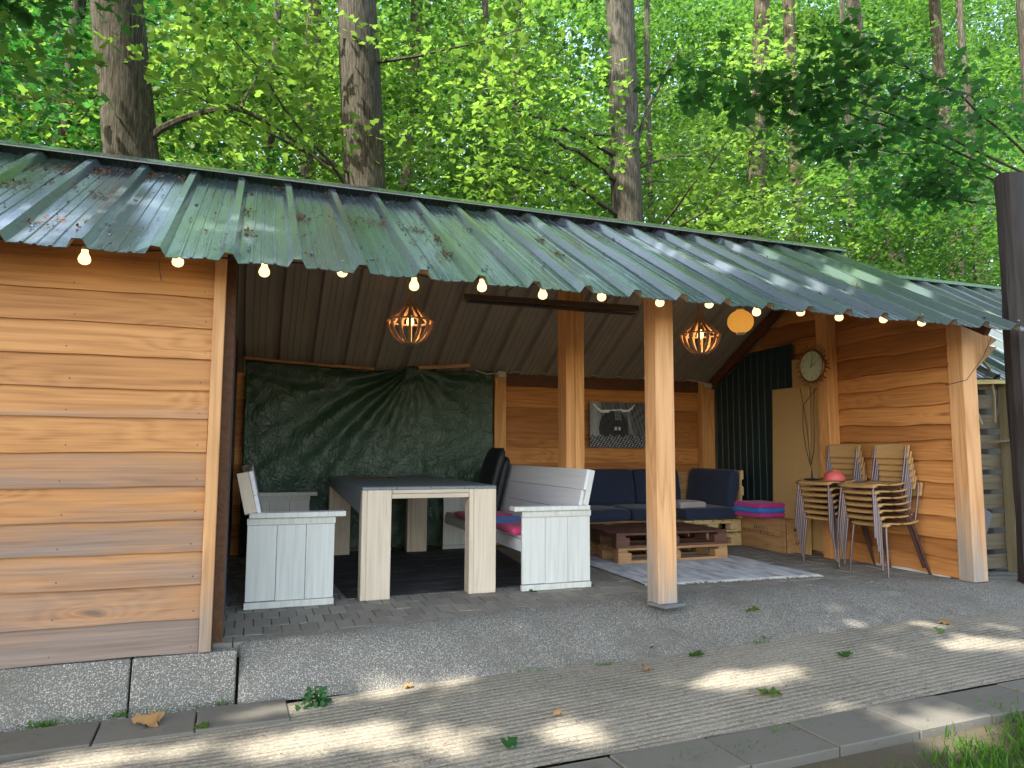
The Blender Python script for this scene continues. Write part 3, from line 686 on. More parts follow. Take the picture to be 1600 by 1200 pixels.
p = thing('pallet', 'dark red-brown stained pallet, top of the coffee table on the rug', 'pallet', (3.8, 6.37, .149), 'pallets stacked as a coffee table'); pallet(p, 3.20, 4.42, 5.985, 6.75, .1495, M['pal_dark'])
# sofas
sb = thing('pallet_sofa', 'back section of the pallet sofa along the rear plank wall', 'sofa', (4.0, 7.3, 0), 'pallet sofa sections')
for z in (.005, .155): pallet(sb, 2.85, 4.44, 6.98, 7.62, z, M['pal_light'])
m = MB(); m.box(2.85, 5.3, 7.60, 7.625, .32, .80); m.build('back_boards', M['pal_light'], sb, bevel=.002)
sr = thing('pallet_sofa', 'right section of the pallet sofa with a pale slatted end next to the crate', 'sofa', (4.9, 7.15, 0), 'pallet sofa sections')
for z in (.005, .155): pallet(sr, 4.47, 5.22, 6.80, 7.57, z, M['pal_pale'], along='y', nb=6)
m = MB()
for k, (za, zb_) in enumerate(((.40, .50), (.56, .66), (.74, .84))): m.box(5.20, 5.222, 6.74, 7.56, za, zb_)
for yy in (6.74, 7.45): m.box(5.175, 5.199, yy, yy+.09, .30, .84)
m.build('back_boards', M['pal_pale'], sr, bevel=.002)
G2 = 'navy cushions on the pallet sofa'
SH = .295
rx = lambda a: Matrix.Rotation(R_(a), 3, 'X'); ry = lambda a: Matrix.Rotation(R_(a), 3, 'Y')
cushion('seat_cushion', M['navy'], (3.35, 7.20, SH+.07), (1.04, .66, .14), 'navy seat cushion on the left of the sofa, beside the white bench', 'cushion', G2)
cushion('seat_cushion', M['navy'], (4.16, 7.20, SH+.07), (.57, .66, .14), 'navy seat cushion in the middle of the sofa behind the front post', 'cushion', G2)
cushion('seat_cushion', M['navy'], (4.80, 7.10, SH+.07), (.70, .72, .14), 'navy seat cushion on the right sofa section, under the grey pillow', 'cushion', G2)
cushion('back_cushion', M['navy'], (3.28, 7.53, .63), (.62, .42, .15), 'navy back cushion leftmost on the sofa, half hidden by the bench backrest', 'cushion', G2, rx(78))
cushion('back_cushion', M['navy'], (3.93, 7.53, .63), (.62, .42, .15), 'navy back cushion beneath the cow picture', 'cushion', G2, rx(78))
cushion('back_cushion', M['navy'], (4.56, 7.53, .63), (.62, .42, .15), 'navy back cushion in the sofa corner behind the front post', 'cushion', G2, rx(78))
cushion('back_cushion', M['navy'], (5.09, 7.15, .64), (.42, .84, .16), 'wide navy back cushion standing on the right sofa section', 'cushion', G2, ry(-80))
cushion('pillow', M['pillow'], (4.62, 7.0, .455), (.34, .34, .085), 'small light grey pillow lying on the right sofa section', 'pillow')
# crate
t = thing('wooden_crate', 'old brown wooden crate with faded dark stencilled letters, coloured cushions on top', 'crate', (5.39, 6.5, 0))
CX0, CX1, CY0, CY1, CH = 5.24, 5.52, 6.10, 6.95, .33
m = MB(); m.box(CX0, CX0+.016, CY0+.02, CY1-.02, .003, CH*.5-.001); m.box(CX0, CX0+.016, CY0+.02, CY1-.02, CH*.5+.001, CH); m.build('side_panel', M['crate'], t, bevel=.002)
MB().box(CX1-.016, CX1, CY0+.02, CY1-.02, .003, CH).build('side_panel', M['crate'], t, bevel=.002)
for y in (CY0, CY1-.02): MB().box(CX0+.018, CX1-.001, y, y+.018, .003, CH).build('end_panel', M['crate'], t, bevel=.002)
for y in (CY0+.0, CY1-.09): MB().box(CX0-.012, CX0-.001, y, y+.075, .003, CH).build('batten', M['crate'], t, bevel=.002)
MB().box(CX0-.01, CX1, CY0+.0, CY1, CH+.001, CH+.014).build('lid', M['crate'], t, bevel=.002)
m = MB(); m.prism([(5.385+.048*math.cos(a), CY0-.0015, .235+.016*math.sin(a)) for a in [k*math.pi/8 for k in range(16)]], (0, .001, 0)); m.build('hand_hole', M['black'], t)
m = MB()   # worn illegible stencil marks
for (ya, yb, zz, n_) in ((6.38, 6.62, .215, 7), (6.28, 6.80, .170, 15)):
    for k in range(n_):
        yy = ya+(yb-ya)*k/n_; w_ = (yb-ya)/n_*.55
        for q in range(3):
            if rnd.random() < .7:
                z_ = zz+rnd.choice((0, .012, .024)); m.box(CX0-.0012, CX0-.0002, yy, yy+w_, z_, z_+.004)
        if rnd.random() < .8: m.box(CX0-.0012, CX0-.0002, yy+rnd.uniform(0, w_*.7), yy+w_*.3+rnd.uniform(.0, w_*.6), zz, zz+.026)
for k in range(3): m.box(5.36+.03*k, 5.376+.03*k, CY0-.0012, CY0-.0002, .085, .115)
m.build('stencil_marks', paintm('faded_ink', (.09, .055, .035), .9, .5, 60), t)
zc = CH+.016; G3 = 'cushions piled on the crate'
for k, (mt, lb, dx) in enumerate(((M['magenta'], 'bottom magenta cushion of the pile on the crate', .01), (M['blue'], 'bright blue cushion in the middle of the pile on the crate', -.01), (M['magenta'], 'top magenta cushion of the pile on the crate', 0))):
    cushion('seat_cushion', mt, (5.30+dx, 6.56, zc+.026+.050*k), (.43, .50, .058), lb, 'cushion', G3)
# ------------------------------------------------------------ rug with fringe
nx, ny2 = 60, 40; V = []; F = []; Q = [(2.93, 5.02), (4.56, 4.93), (4.62, 6.9), (2.98, 6.9)]
for i in range(nx+1):
    for j in range(ny2+1):
        u, v = i/nx, j/ny2; a = Vector(Q[0]).lerp(Vector(Q[1]), u); b = Vector(Q[3]).lerp(Vector(Q[2]), u); p = a.lerp(b, v)
        V.append((p.x+.008*math.sin(v*20), p.y+.012*math.sin(u*26)*(1-v), .010+.004*math.sin(u*14+v*5)*math.sin(v*11)))
for i in range(nx):
    for j in range(ny2): a = i*(ny2+1)+j; F.append((a, a+ny2+1, a+ny2+2, a+1))
t = thing('rug', 'pale grey fringed rug under the pallet coffee table', 'rug', (3.75, 5.9, .006))
m = MB(); m.add(V, F); m.build('woven_field', M['rug'], t, smooth=True)
m = MB()
for k in range(150):
    u = k/149; p = Vector(Q[0]).lerp(Vector(Q[1]), u); l = rnd.uniform(.03, .065); a = rnd.uniform(-.5, .5)
    m.tube([(p.x, p.y+.012*math.sin(u*26), .012), (p.x+l*.5*math.sin(a), p.y-l*.5, .011), (p.x+l*math.sin(a*1.6), p.y-l, .007)], [.005, .0045, .003], 5)
m.build('fringe', paintm('rug_fringe', (.55, .55, .52), .9), t)
# ------------------------------------------------------------ stacked school chairs (faces -x)
def chair():
    t = thing('school_chair', 'x', 'chair', (0, 0, 0), 'stacked wooden school chairs')
    V = []; F = []; n = 12; hw = .20
    for i in range(n+1):
        f = i/n; x = -.215+.40*f; zz = .450-.028*max(0, 1-f/.16)**2+.012*max(0, (f-.75)/.25)**2-.010*math.sin(f*math.pi)
        for j in range(9):
            v = (j/8-.5)*2; rx_ = .018*abs(v)**6*(1 if f < .5 else -1); V += [(x+rx_, v*hw, zz+.006*v*v)]
    for i in range(n):
        for j in range(8): a = i*9+j; F.append((a, a+9, a+10, a+1))
    m = MB(); m.add(V, F); s = m.build('seat', M['birch'], t, smooth=True); k = s.modifiers.new('ply', 'SOLIDIFY'); k.thickness = .013
    V = []; F = []
    for i in range(7):
        f = i/6; z = .665+.135*f
        for j in range(13):
            v = (j/12-.5)*2; x = .205+.035*f+.025*(1-v*v); inset = .012*(1 if i in (0, 6) else 0)*abs(v)**4
            V.append((x, v*.195, z+(inset if i == 0 else -inset)))
    for i in range(6):
        for j in range(12): a = i*13+j; F.append((a, a+13, a+14, a+1))
    m = MB(); m.add(V, F); s = m.build('backrest', M['birch'], t, smooth=True); k = s.modifiers.new('ply', 'SOLIDIFY'); k.thickness = .009
    def arc(p, q, r_, s_): return [p.lerp(q, k/s_) for k in range(s_+1)]
    for sy in (-1, 1):
        y = sy*.172
        m = MB(); m.tube([(-.212, sy*.200, .0), (-.206, sy*.195, .12), (-.185, y, .395), (-.178, y, .425), (-.16, y, .436), (-.12, y, .438), (.0, y, .438)], .0105, 8); m.build('front_leg', M['tube'], t, smooth=True)
        m = MB(); m.tube([(.0, y, .4375), (.09, y, .4375), (.115, y, .43), (.125, y, .415), (.265, sy*.205, .0)], .0115, 8); m.build('rear_leg', M['tubebrown'], t, smooth=True)
        m = MB(); m.tube([(.05, y*.93, .428), (.13, y*.93, .428), (.165, y*.93, .445), (.180, y*.93, .50), (.215, y*.93, .66), (.232, y*.93, .77)], .0095, 8); m.build('back_upright', M['tube'], t, smooth=True)
    m = MB(); m.tube([(.10, -.17, .424), (.10, .17, .424)], .009, 8); m.tube([(-.13, -.17, .424), (-.13, .17, .424)], .009, 8); m.build('cross_bar', M['tube'], t)
    return t
proto = chair(); first = True
ords = ['topmost', 'second from the top', 'third from the top', 'fourth from the top', 'third from the bottom', 'second from the bottom', 'lowest']
for sx, (cx_, cy_, nm, extra) in enumerate(((5.255, 5.44, 'left', 'beside the crate'), (5.25, 4.90, 'right', 'nearest the corner post'))):
    for k in range(7):                      # k = 0 is the lowest
        if first: o = proto; first = False
        else: o = copy_tree(proto)
        dx = -.013*k; dy = rnd.uniform(-.006, .006)
        if sx == 1 and k == 0: dy = -.03; dx = .015
        o.location = (cx_+dx, cy_+dy, .055*k); o.rotation_euler = (0, 0, R_(rnd.uniform(-1, 1)+(6 if sx == 0 else 2)))
        nmk = ords[6-k]
        o['label'] = f'{nmk} wooden school chair in the {nm} stack, {extra}' + (', under the coral bowl' if sx == 0 and k == 6 else '') + ('' if sx == 1 and k == 0 else '')
# coral bowl and black lamp base on the left stack
SZ = .450+.33
m = MB(); c = (5.14, 5.31, SZ+.006)
m.lathe([(.092, 0), (.096, .008), (.092, .03), (.082, .058), (.060, .080), (.030, .090), (.022, .091), (.020, .100), (.0, .102)], c, 28)
tag(m.build('bowl', M['coral'], smooth=True), 'coral pink upturned bowl on the top chair of the left stack', 'bowl')
m = MB(); m.lathe([(.075, 0), (.078, .006), (.07, .012), (.012, .016), (.008, .06), (.006, .09)], (5.10, 5.55, SZ+.003), 24)
pts = [(5.10, 5.55, SZ+.09), (5.095, 5.61, SZ+.30), (5.11, 5.66, SZ+.50), (5.20, 5.75, SZ+.74), (5.36, 5.72, 1.70)]
m.tube(pts, .004, 6)
tag(m.build('cable_stand', M['cableb'], smooth=True), 'thin black stand with round foot on the left chair stack, cable rising to the clock', 'stand')
m = MB(); pts = []
for k in range(15):
    f = k/14; pts.append((5.415, 6.02-.14*math.sin(f*math.pi*.5)*(f > 0)-(.06*math.sin(f*6)*.3), 1.72-.80*math.sin(f*math.pi*.62)))
pts += [(5.39, 5.83, 1.05), (5.38, 5.80, 1.2), (5.38, 5.80, 1.5), (5.39, 5.79, 1.70)]
m.tube(pts, .0035, 6); tag(m.build('cable', M['cableb'], smooth=True), 'thin black cable looping down the tan board below the clock', 'cable')
# ------------------------------------------------------------ clock
CC = Vector((5.395, 5.82, 1.935)); t = thing('sunburst_clock', 'round sunburst clock with gold wavy rays on the post beside the boards', 'clock', CC)
Mc = Matrix(((0, 0, -1), (-1, 0, 0), (0, 1, 0)))       # local x -> -y, y -> z, z -> -x
def cl(x, y, z=0): return CC+Mc@Vector((x, y, z))
m = MB(); m.lathe([(.158, -.012), (.158, .004), (.0, .004)], CC, 40, Mc); m.build('face', M['clockface'], t)
m = MB(); prof = [(.153, .006), (.158, .014), (.168, .016), (.176, .008), (.176, -.012), (.160, -.012)]; m.lathe(prof, CC, 40, Mc); m.f = [f for f in m.f if len(f) == 4]; m.build('rim', M['gold'], t, smooth=True)
m = MB()
for k in range(30):
    a = 2*math.pi*k/30; L = (.070, .095)[k % 2]*rnd.uniform(.85, 1.1); ww = .022; wig = .010*rnd.choice((-1, 1)); V = []
    for i in range(6):
        f = i/5; r = .168+L*f; off = wig*math.sin(f*4); w_ = ww*(1-f)**.7+.001
        for s_, zz in ((-1, 0), (0, .010*(1-f)+.002), (1, 0)): V.append(cl(r*math.cos(a)-(off+s_*w_/2)*math.sin(a), r*math.sin(a)+(off+s_*w_/2)*math.cos(a), zz-.006))
    F = []
    for i in range(5):
        for j in range(2): b = i*3+j; F.append((b, b+3, b+4, b+1))
        F.append((i*3, i*3+2, i*3+5, i*3+3))
    m.add(V, F)
m.build('rays', M['gold'], t)
def hand(a, L, w_, nm, z):
    d = Vector((math.sin(a), math.cos(a))); n_ = Vector((d.y, -d.x)); q = [-d*.02-n_*w_, -d*.02+n_*w_, d*L+n_*w_*.4, d*L-n_*w_*.4]
    m = MB(); m.hexa([cl(p.x, p.y, z) for p in q]+[cl(p.x, p.y, z+.002) for p in q]); m.build(nm, M['black'], t)
hand(R_(63), .075, .004, 'hour_hand', .006); hand(R_(17), .115, .003, 'minute_hand', .009)
def text_verts(body, size):
    cu = bpy.data.curves.new('txt', 'FONT'); cu.body = body; cu.size = size; cu.align_x = 'CENTER'; cu.align_y = 'CENTER'; cu.resolution_u = 2
    ob = bpy.data.objects.new('txt', cu); C.objects.link(ob); dg = bpy.context.evaluated_depsgraph_get(); ev = ob.evaluated_get(dg); me = ev.to_mesh()
    v = [tuple(x.co) for x in me.vertices]; f = [tuple(p.vertices) for p in me.polygons]; ev.to_mesh_clear(); bpy.data.objects.remove(ob); bpy.data.curves.remove(cu); return v, f
m = MB()
for h in range(1, 13):
    v, f = text_verts(str(h), .036); a = R_(30*h); m.add([cl(p[0]+.125*math.sin(a), p[1]+.125*math.cos(a), .0052) for p in v], f)
m.build('numerals', M['black'], t)
# ------------------------------------------------------------ picture (painted canvas of a shaggy cow)
def cow(u, v):            # u right 0..1, v up 0..1 -> grey
    n = .5*math.sin(u*37+7*math.sin(v*5))*math.sin(v*6+u*4)+.5*math.sin(u*91+v*23); g = .10+.05*n
    if u < .20: g = .28-.9*abs(u-.09)+.03*n
    if u > .68: g = .09+.06*n+.12*math.exp(-((u-.70-.1*(.6-v))/.03)**2)*(v > .3)
    def seg(x0, y0, x1, y1, w_):
        dx, dy = x1-x0, y1-y0; t_ = max(0, min(1, ((u-x0)*dx+(v-y0)*dy)/(dx*dx+dy*dy))); return math.hypot(u-x0-t_*dx, (v-y0-t_*dy)*.75) < w_
    hx = (u-.42); 
    if (hx/.26)**2+((v-.42)/.40)**2 < 1 and v < .84: g = .018+.012*n+.02*max(0, v-.5)
    if v < .26+.03*math.sin(u*40): 
        k = math.sin(u*83+v*41)*math.sin(v*97-u*29); g = .05+(.35 if k > .55 else 0)+.04*n
    for x_ in (.44, .47, .50, .53):
        if abs(u-x_-.10*(.82-v)) < .006 and .60 < v < .84: g = .22
    for sg in ((.07, .94, .14, .85, .010), (.14, .85, .21, .79, .016), (.21, .79, .33, .80, .022), (.33, .815, .58, .835, .010), (.58, .81, .69, .82, .018), (.69, .82, .76, .89, .013), (.76, .89, .79, .95, .008)):
        if seg(*sg): g = .62
    if abs(u-.49) < .055 and abs(v-.42) < .035 and not abs(u-.49) < .012: g = .42
    if abs(u-.49) < .07 and abs(v-.34) < .035: g = .006
    return max(.004, g)
t = thing('canvas_picture', 'black and white canvas picture of a long-horned shaggy cow on the rear wall', 'picture', (4.16, 7.745, 1.09))
PX0, PX1, PZ0, PZ1, PY = 3.78, 4.545, 1.095, 1.645, 7.735
nu, nv = 130, 96; V = []; F = []; cols = []
for j in range(nv+1):
    for i in range(nu+1):
        u, v = i/nu, j/nv; V.append((PX0+(PX1-PX0)*u, PY-.021, PZ0+(PZ1-PZ0)*v)); g = cow(u, v)**1.12*1.35; cols.append((g*.9, g*.99, g*1.10, 1))
for j in range(nv):
    for i in range(nu): a = j*(nu+1)+i; F.append((a, a+1, a+nu+2, a+nu+1))
m = MB(); m.add(V, F); tt = NT('canvas_print'); at = tt.n('Attribute', attribute_name='print').outputs['Color']
tt.bsdf(at, .6); o = m.build('printed_face', tt.m, t)
ca = o.data.color_attributes.new('print', 'FLOAT_COLOR', 'POINT'); ca.data.foreach_set('color', np.array(cols, dtype=np.float32).ravel())
MB().box(PX0, PX1, PY-.020, PY, PZ0, PZ1).build('canvas_edge', paintm('canvas_edge', (.12, .13, .13), .8), t)
# ------------------------------------------------------------ lamps
def pendant(label, c):
    t = thing('pendant_lamp', label, 'lamp', c, 'slatted pendant lamps under the roof'); c = Vector(c)
    prof = [(.020, .30), (.026, .235), (.038, .18), (.062, .13), (.105, .08), (.160, .035), (.185, .008), (.183, -.025), (.170, -.065), (.145, -.105), (.112, -.140), (.070, -.165)]
    for k in range(14):
        a = 2*math.pi*k/14; V = []
        tx, ty = -math.sin(a), math.cos(a)
        for i, (r, z) in enumerate(prof):
            w_ = .0115 if r > .05 else .006
            for s_, dr in ((-1, 0), (1, 0), (1, -.014 if r > .05 else -.006), (-1, -.014 if r > .05 else -.006)): V.append(c+Vector(((r+dr)*math.cos(a)+tx*s_*w_, (r+dr)*math.sin(a)+ty*s_*w_, z)))
        F = []
        for i in range(len(prof)-1):
            for j in range(4): F.append((i*4+j, i*4+(j+1) % 4, i*4+4+(j+1) % 4, i*4+4+j))
        m = MB(); m.add(V, F); m.build('slat', M['lampwood'], t)
    m = MB(); m.lathe([(.172, .0), (.188, .0), (.188, .014), (.172, .014), (.172, .0)], c+Vector((0, 0, .003)), 32); m.f = [f for f in m.f if len(f) == 4]; m.build('ring', M['lampwood'], t)
    MB().lathe([(.072, -.174), (.072, -.162), (.03, -.160)], c, 16).build('bottom_disc', M['lampwood'], t)
    MB().lathe([(.018, .10), (.018, .06), (.012, .055)], c, 12).build('lamp_holder', M['black'], t)
    MB().lathe([(.010, .055), (.022, .035), (.030, .01), (.028, -.012), (.012, -.028), (.0, -.03)], c, 16).build('light_bulb', M['filament'], t, smooth=True)
    zt = min(zf(c.y), zb(c.y)); MB().tube([c+Vector((0, 0, .10)), (c.x, c.y, zt-.01)], .004, 6).build('cord', M['cableb'], t)
    pl = bpy.data.lights.new('lamp_glow', 'POINT'); pl.energy = .7; pl.color = (1, .52, .20); pl.shadow_soft_size = .03
    po = bpy.data.objects.new('lamp_glow', pl); C.objects.link(po); po.parent = t; po.location = (0, 0, -.06)
pendant('slatted wooden pendant lamp hanging over the dining table', (1.14, 5.55, 2.065))
pendant('slatted wooden pendant lamp hanging right of the front post beside the round yellow lantern', (3.86, 5.55, 2.12))
LC = Vector((3.885, 5.0, 2.16)); t = thing('paper_lantern', 'round amber paper lantern hanging under the eave between the slatted lamp and the clock', 'lantern', LC)
m = MB(); prof = []
for k in range(25):
    a = -math.pi/2+math.pi*k/24; r = .108*math.cos(a)+.0; prof.append((max(.034, r)+.0018*(k % 2), .100*math.sin(a)))
m.lathe(prof, LC, 32)
tl = NT('amber_paper'); tcn = tl.n('TexCoord').outputs['Object']
pb = tl.n('BsdfPrincipled', {'Base Color': (.62, .33, .07, 1), 'Roughness': .7, 'Emission Color': (1, .42, .06, 1), 'Emission Strength': .10}); tl.t.links.new(pb.outputs[0], tl.out.inputs[0])
m.build('shade', tl.m, t, smooth=True)
MB().lathe([(.036, -.112), (.036, -.096), (.03, -.096)], LC, 20).build('collar', M['jbox'], t)
MB().lathe([(.034, .096), (.034, .112), (.02, .112)], LC, 20).build('collar', M['jbox'], t)
MB().tube([LC+Vector((0, 0, .11)), LC+Vector((0, -.3, .18)), (LC.x-.02, 4.5, 2.36)], .003, 6).build('cord', M['cablew'], t)
# string of bulbs under the eave
t = thing('string_lights', 'string of small glowing round bulbs along the front eave of the shed', 'string lights', (2.3, 3.98, 2.0))
BY = 4.0; bpx = [(132, 404), (278, 408), (413, 424), (535, 420), (647, 446), (753, 448), (848, 460), (940, 463), (1031, 472), (1108, 474), (1182, 487), (1251, 487), (1311, 495), (1380, 493), (1440, 502)]
bp = []
for px, py in bpx:
    d_ = fw+rt*(px-800)/1112.5-up*(py-600)/1112.5; k = BY/d_.y; bp.append(Vector((d_.x*k, BY, min(1.05+d_.z*k, 2.045))))
for p in bp:
    o = MB().lathe([(.015, .048), (.0155, .030), (.019, .022), (.027, .007), (.029, -.007), (.024, -.021), (.012, -.029), (.0, -.031)], p, 18).build('light_bulb', M['bulb'], t, smooth=True)
    MB().lathe([(.016, .044), (.016, .060), (.010, .064)], p, 12).build('socket', M['socket'], o)
m = MB(); pts = [Vector((-3.6, BY, 2.08))]
for a, b in zip([Vector((-3.6, BY, 2.02))]+bp, bp+[bp[-1]+Vector((.8, 0, .03))]):
    for k in range(1, 5): f = k/4; q = a.lerp(b, f); pts.append(Vector((q.x, BY, q.z+.064-.018*math.sin(f*math.pi))))
m.tube(pts, .005, 6); m.build('cable', M['cableb'], t)
# radiant heater bar
t = thing('heater_bar', 'long dark infrared heater bar hung across under the ceiling by the ridge post', 'heater', (2.27, 5.30, 2.2))
m = MB(); m.prism([(1.50, 5.25, 2.225), (1.50, 5.35, 2.225), (1.50, 5.34, 2.262), (1.50, 5.27, 2.272)], (1.55, 0, .02)); m.build('housing', M['heater'], t, bevel=.003)
MB().box(1.54, 3.02, 5.265, 5.335, 2.214, 2.222).build('reflector', M['black'], t)
for x in (1.63, 1.86, 2.75): MB().tube([(x, 5.30, 2.27), (x+.01, 5.30, 2.33), (x+.06, 5.31, 2.36), (x+.08, 5.33, zf(5.33)-.01)], .006, 6).build('bracket', M['heater'], t)
# cable and boxes
m = MB(); pts = [(2.30, 7.58, 1.945), (2.45, 7.60, 1.91), (2.56, 7.62, 1.925), (2.72, 7.72, 1.965), (3.3, 7.725, 1.958), (3.9, 7.725, 1.962), (4.6, 7.725, 1.955), (5.2, 7.725, 1.957), (5.36, 7.65, 1.92), (5.42, 7.65, 1.88)]
m.tube(pts, .007, 6); tag(m.build('cable', M['cablew'], smooth=True), 'white cable running along the top of the rear plank wall', 'cable')
b = MB().box(2.58, 2.68, 7.615, 7.66, 1.88, 1.955).build('junction_box', M['jbox'], bevel=.008, seg=2); tag(b, 'square cream junction box at the tarpaulin corner of the rear wall', 'junction box')
b = MB().box(5.36, 5.47, 7.615, 7.66, 1.855, 1.915).build('junction_box', M['jbox'], bevel=.02, seg=3); tag(b, 'rounded grey junction box in the rear right corner under the rafter', 'junction box')
m = MB(); m.tube([(5.12, 4.1, 1.58), (5.25, 4.02, 1.62), (5.5, 4.06, 1.82), (5.66, 4.10, 1.99)], .003, 6)
tag(m.build('cable', M['cableb']), 'thin slack wire crossing the top of the corner post', 'cable')
m = MB(); m.tube([(-.49, 3.99, 2.02), (-.485, 3.99, 1.96), (-.475, 3.985, 1.91)], .0025, 5); tag(m.build('wire_end', M['cableb']), 'short loose black wire end hanging from the eave over the planks', 'wire')
# ------------------------------------------------------------ right-hand side: slatted fence, pole, lean-to roof
t = thing('slatted_fence', 'weathered grey slatted fence panel between the corner post and the black pole', 'fence', (6.2, 4.62, 0))
z = .02
for k in range(10):
    h = rnd.uniform(.125, .14); e = rnd.uniform(-.01, .01); MB().hexa([(5.78, 4.60, z), (6.40+e, 4.60, z+.012), (6.40+e, 4.622, z+.012), (5.78, 4.622, z), (5.78, 4.60, z+h), (6.40+e, 4.60, z+h+.008), (6.40+e, 4.622, z+h+.008), (5.78, 4.622, z+h)]).build('slat', M['fence'], t, bevel=.003); z += h+rnd.uniform(.035, .055)
MB().box(6.38, 6.56, 4.50, 4.598, -.1, 1.70).build('post', M['fence_post'], t, bevel=.004)
MB().box(5.74, 5.80, 4.63, 4.70, -.1, 1.74).build('post', M['fence_post'], t, bevel=.004)
m = MB()
for k in range(5): m.box(5.80, 5.95, 4.66, 4.69, .62+.215*k, .70+.215*k)
m.build('spacer_boards', M['white'], t)
MB().box(5.76, 6.40, 4.72, 4.74, -.1, 1.72).build('shade_backing', M['black'], t)  # black sheet added behind the slats so the gaps read as shade
b = MB().beam((5.80, 4.50, 1.665), (6.62, 4.48, 1.70), .05, .04).build('batten', M['batten_pale'], bevel=.002); tag(b, 'pale yellow batten across the top of the slatted fence', 'batten')
b = MB().beam((5.82, 4.57, 1.13), (6.48, 4.47, 1.17), .03, .02).build('stick', M['fence']); tag(b, 'thin stick slanting across the slatted fence halfway up', 'stick')
b = MB().obox((5.95, 4.50, .46), (.20, .03, .24), Matrix.Rotation(.5, 3, 'Y')).build('stone_slab', M['plate'], bevel=.01); tag(b, 'small broken grey slab wedged low on the slatted fence', 'slab')
b = MB().obox((6.0, 4.42, -.01), (.42, .10, .035), RZ(-.1)).build('stone_slab', M['slab'], bevel=.01); tag(b, 'flat pale slab on the ground at the foot of the fence', 'slab')
m = MB(); m.tube([(5.88, 4.50, 1.93), (5.86, 4.50, 1.80), (5.92, 4.50, 1.55), (6.03, 4.50, 1.30)], .012, 7); m.tube([(5.98, 4.5, 1.95), (6.15, 4.49, 1.80), (6.20, 4.5, 1.55), (6.22, 4.52, 1.32)], .013, 7)
tag(m.build('cable', M['fence_post'], smooth=True), 'two thick grey cables hanging above the slatted fence', 'cable')
m = MB(); V = []
for k in range(15):
    z = -.3+3.74*k/14
    for a in range(12): r = .118+.006*math.sin(a*2.3+z*3)+.003*math.sin(a*5+z*9); V.append((6.09+.0*z+r*math.cos(a*math.pi/6)*1.0, 4.16+r*math.sin(a*math.pi/6), z+(.012*math.sin(a*1.3) if k == 14 else 0)))
F = [(k*12+a, k*12+(a+1) % 12, (k+1)*12+(a+1) % 12, (k+1)*12+a) for k in range(14) for a in range(12)]+[tuple(14*12+a for a in range(12))]
m.add(V, F); tag(m.build('wooden_pole', M['blackpole']), 'tall blackened wooden pole at the right edge in front of the lean-to roof', 'pole')
ls = thing('lean_to', 'second green metal roof beyond the right end of the shed', 'shelter', (7.8, 5.6, 0))
rnd.seed(5); a = roof_sheet(4.45, 1.70, 6.9, 3.30, 5.86, 10.5, .006).build('roof_sheet', M['roof'], ls)
roof_sheet(9.2, 2.0, 6.9, 3.30, 5.86, 10.5, .006).build('roof_sheet', M['roof'], ls)
MB().prism([(5.86, 6.78, 3.29), (5.86, 6.9, 3.37), (5.86, 7.02, 3.29)], (4.66, 0, 0)).build('ridge_cap', M['roof'], ls)
for x, y in ((10.3, 4.7), (10.3, 8.8), (6.9, 4.7), (5.95, 8.8)): MB().box(x, x+.12, y, y+.12, -.27, 1.80).build('post', M['fence_post'], ls)
MB().box(5.9, 10.4, 6.6, 6.63, -.27, 2.9).build('back_wall', M['black'], ls)  # black colour stands in for the deep shade inside the lean-to
# ------------------------------------------------------------ vegetation
MAPLE = [(0, 0), (.06, .16), (-.06, .34), (.16, .33), (.20, .56), (.36, .40), (.44, .46), (.46, .22), (.66, .36), (.68, .20), (.82, .20), (1.0, 0)]
MAPLE = np.array(MAPLE+[(a, -b) for a, b in MAPLE[-2:0:-1]]); MAPLE_W = -.22*np.abs(MAPLE[:, 1])-.10*MAPLE[:, 0]**2
TRI = np.array([(0, 0), (.16, .42), (.40, .20), (.72, .26), (1, 0), (.72, -.26), (.40, -.20), (.16, -.42)]); TRI_W = -.25*np.abs(TRI[:, 1])-.08*TRI[:, 0]**2
KITE = np.array([(0, 0), (.42, .40), (1, 0), (.42, -.40)]); KITE_W = np.array([0, .06, -.05, .06])
def unit(a): return a/np.maximum(1e-9, np.linalg.norm(a, axis=1, keepdims=True))
def leaves(name, P, N, A, Sz, tint, tpl, tw_, mat, parent=None, origin=(0, 0, 0)):
    A = unit(A-N*np.sum(A*N, 1, keepdims=True)); B = np.cross(N, A); k = len(tpl); n = len(P)
    V = (P[:, None]+A[:, None]*(tpl[None, :, 0:1]*Sz[:, None, None])+B[:, None]*(tpl[None, :, 1:2]*Sz[:, None, None])+N[:, None]*(tw_[None, :, None]*Sz[:, None, None]))
    o_ = np.array(ORG[parent] if parent is not None else origin); V = (V-o_).reshape(-1, 3).astype(np.float32)
    me = bpy.data.meshes.new(name); me.vertices.add(n*k); me.vertices.foreach_set('co', V.ravel())
    me.loops.add(n*k); me.loops.foreach_set('vertex_index', np.arange(n*k, dtype=np.int32))
    me.polygons.add(n); me.polygons.foreach_set('loop_start', np.arange(0, n*k, k, dtype=np.int32)); me.update(calc_edges=True)
    at = me.attributes.new('tint', 'FLOAT', 'FACE'); at.data.foreach_set('value', tint.astype(np.float32))
    return link_mesh(name, me, mat, parent, origin)
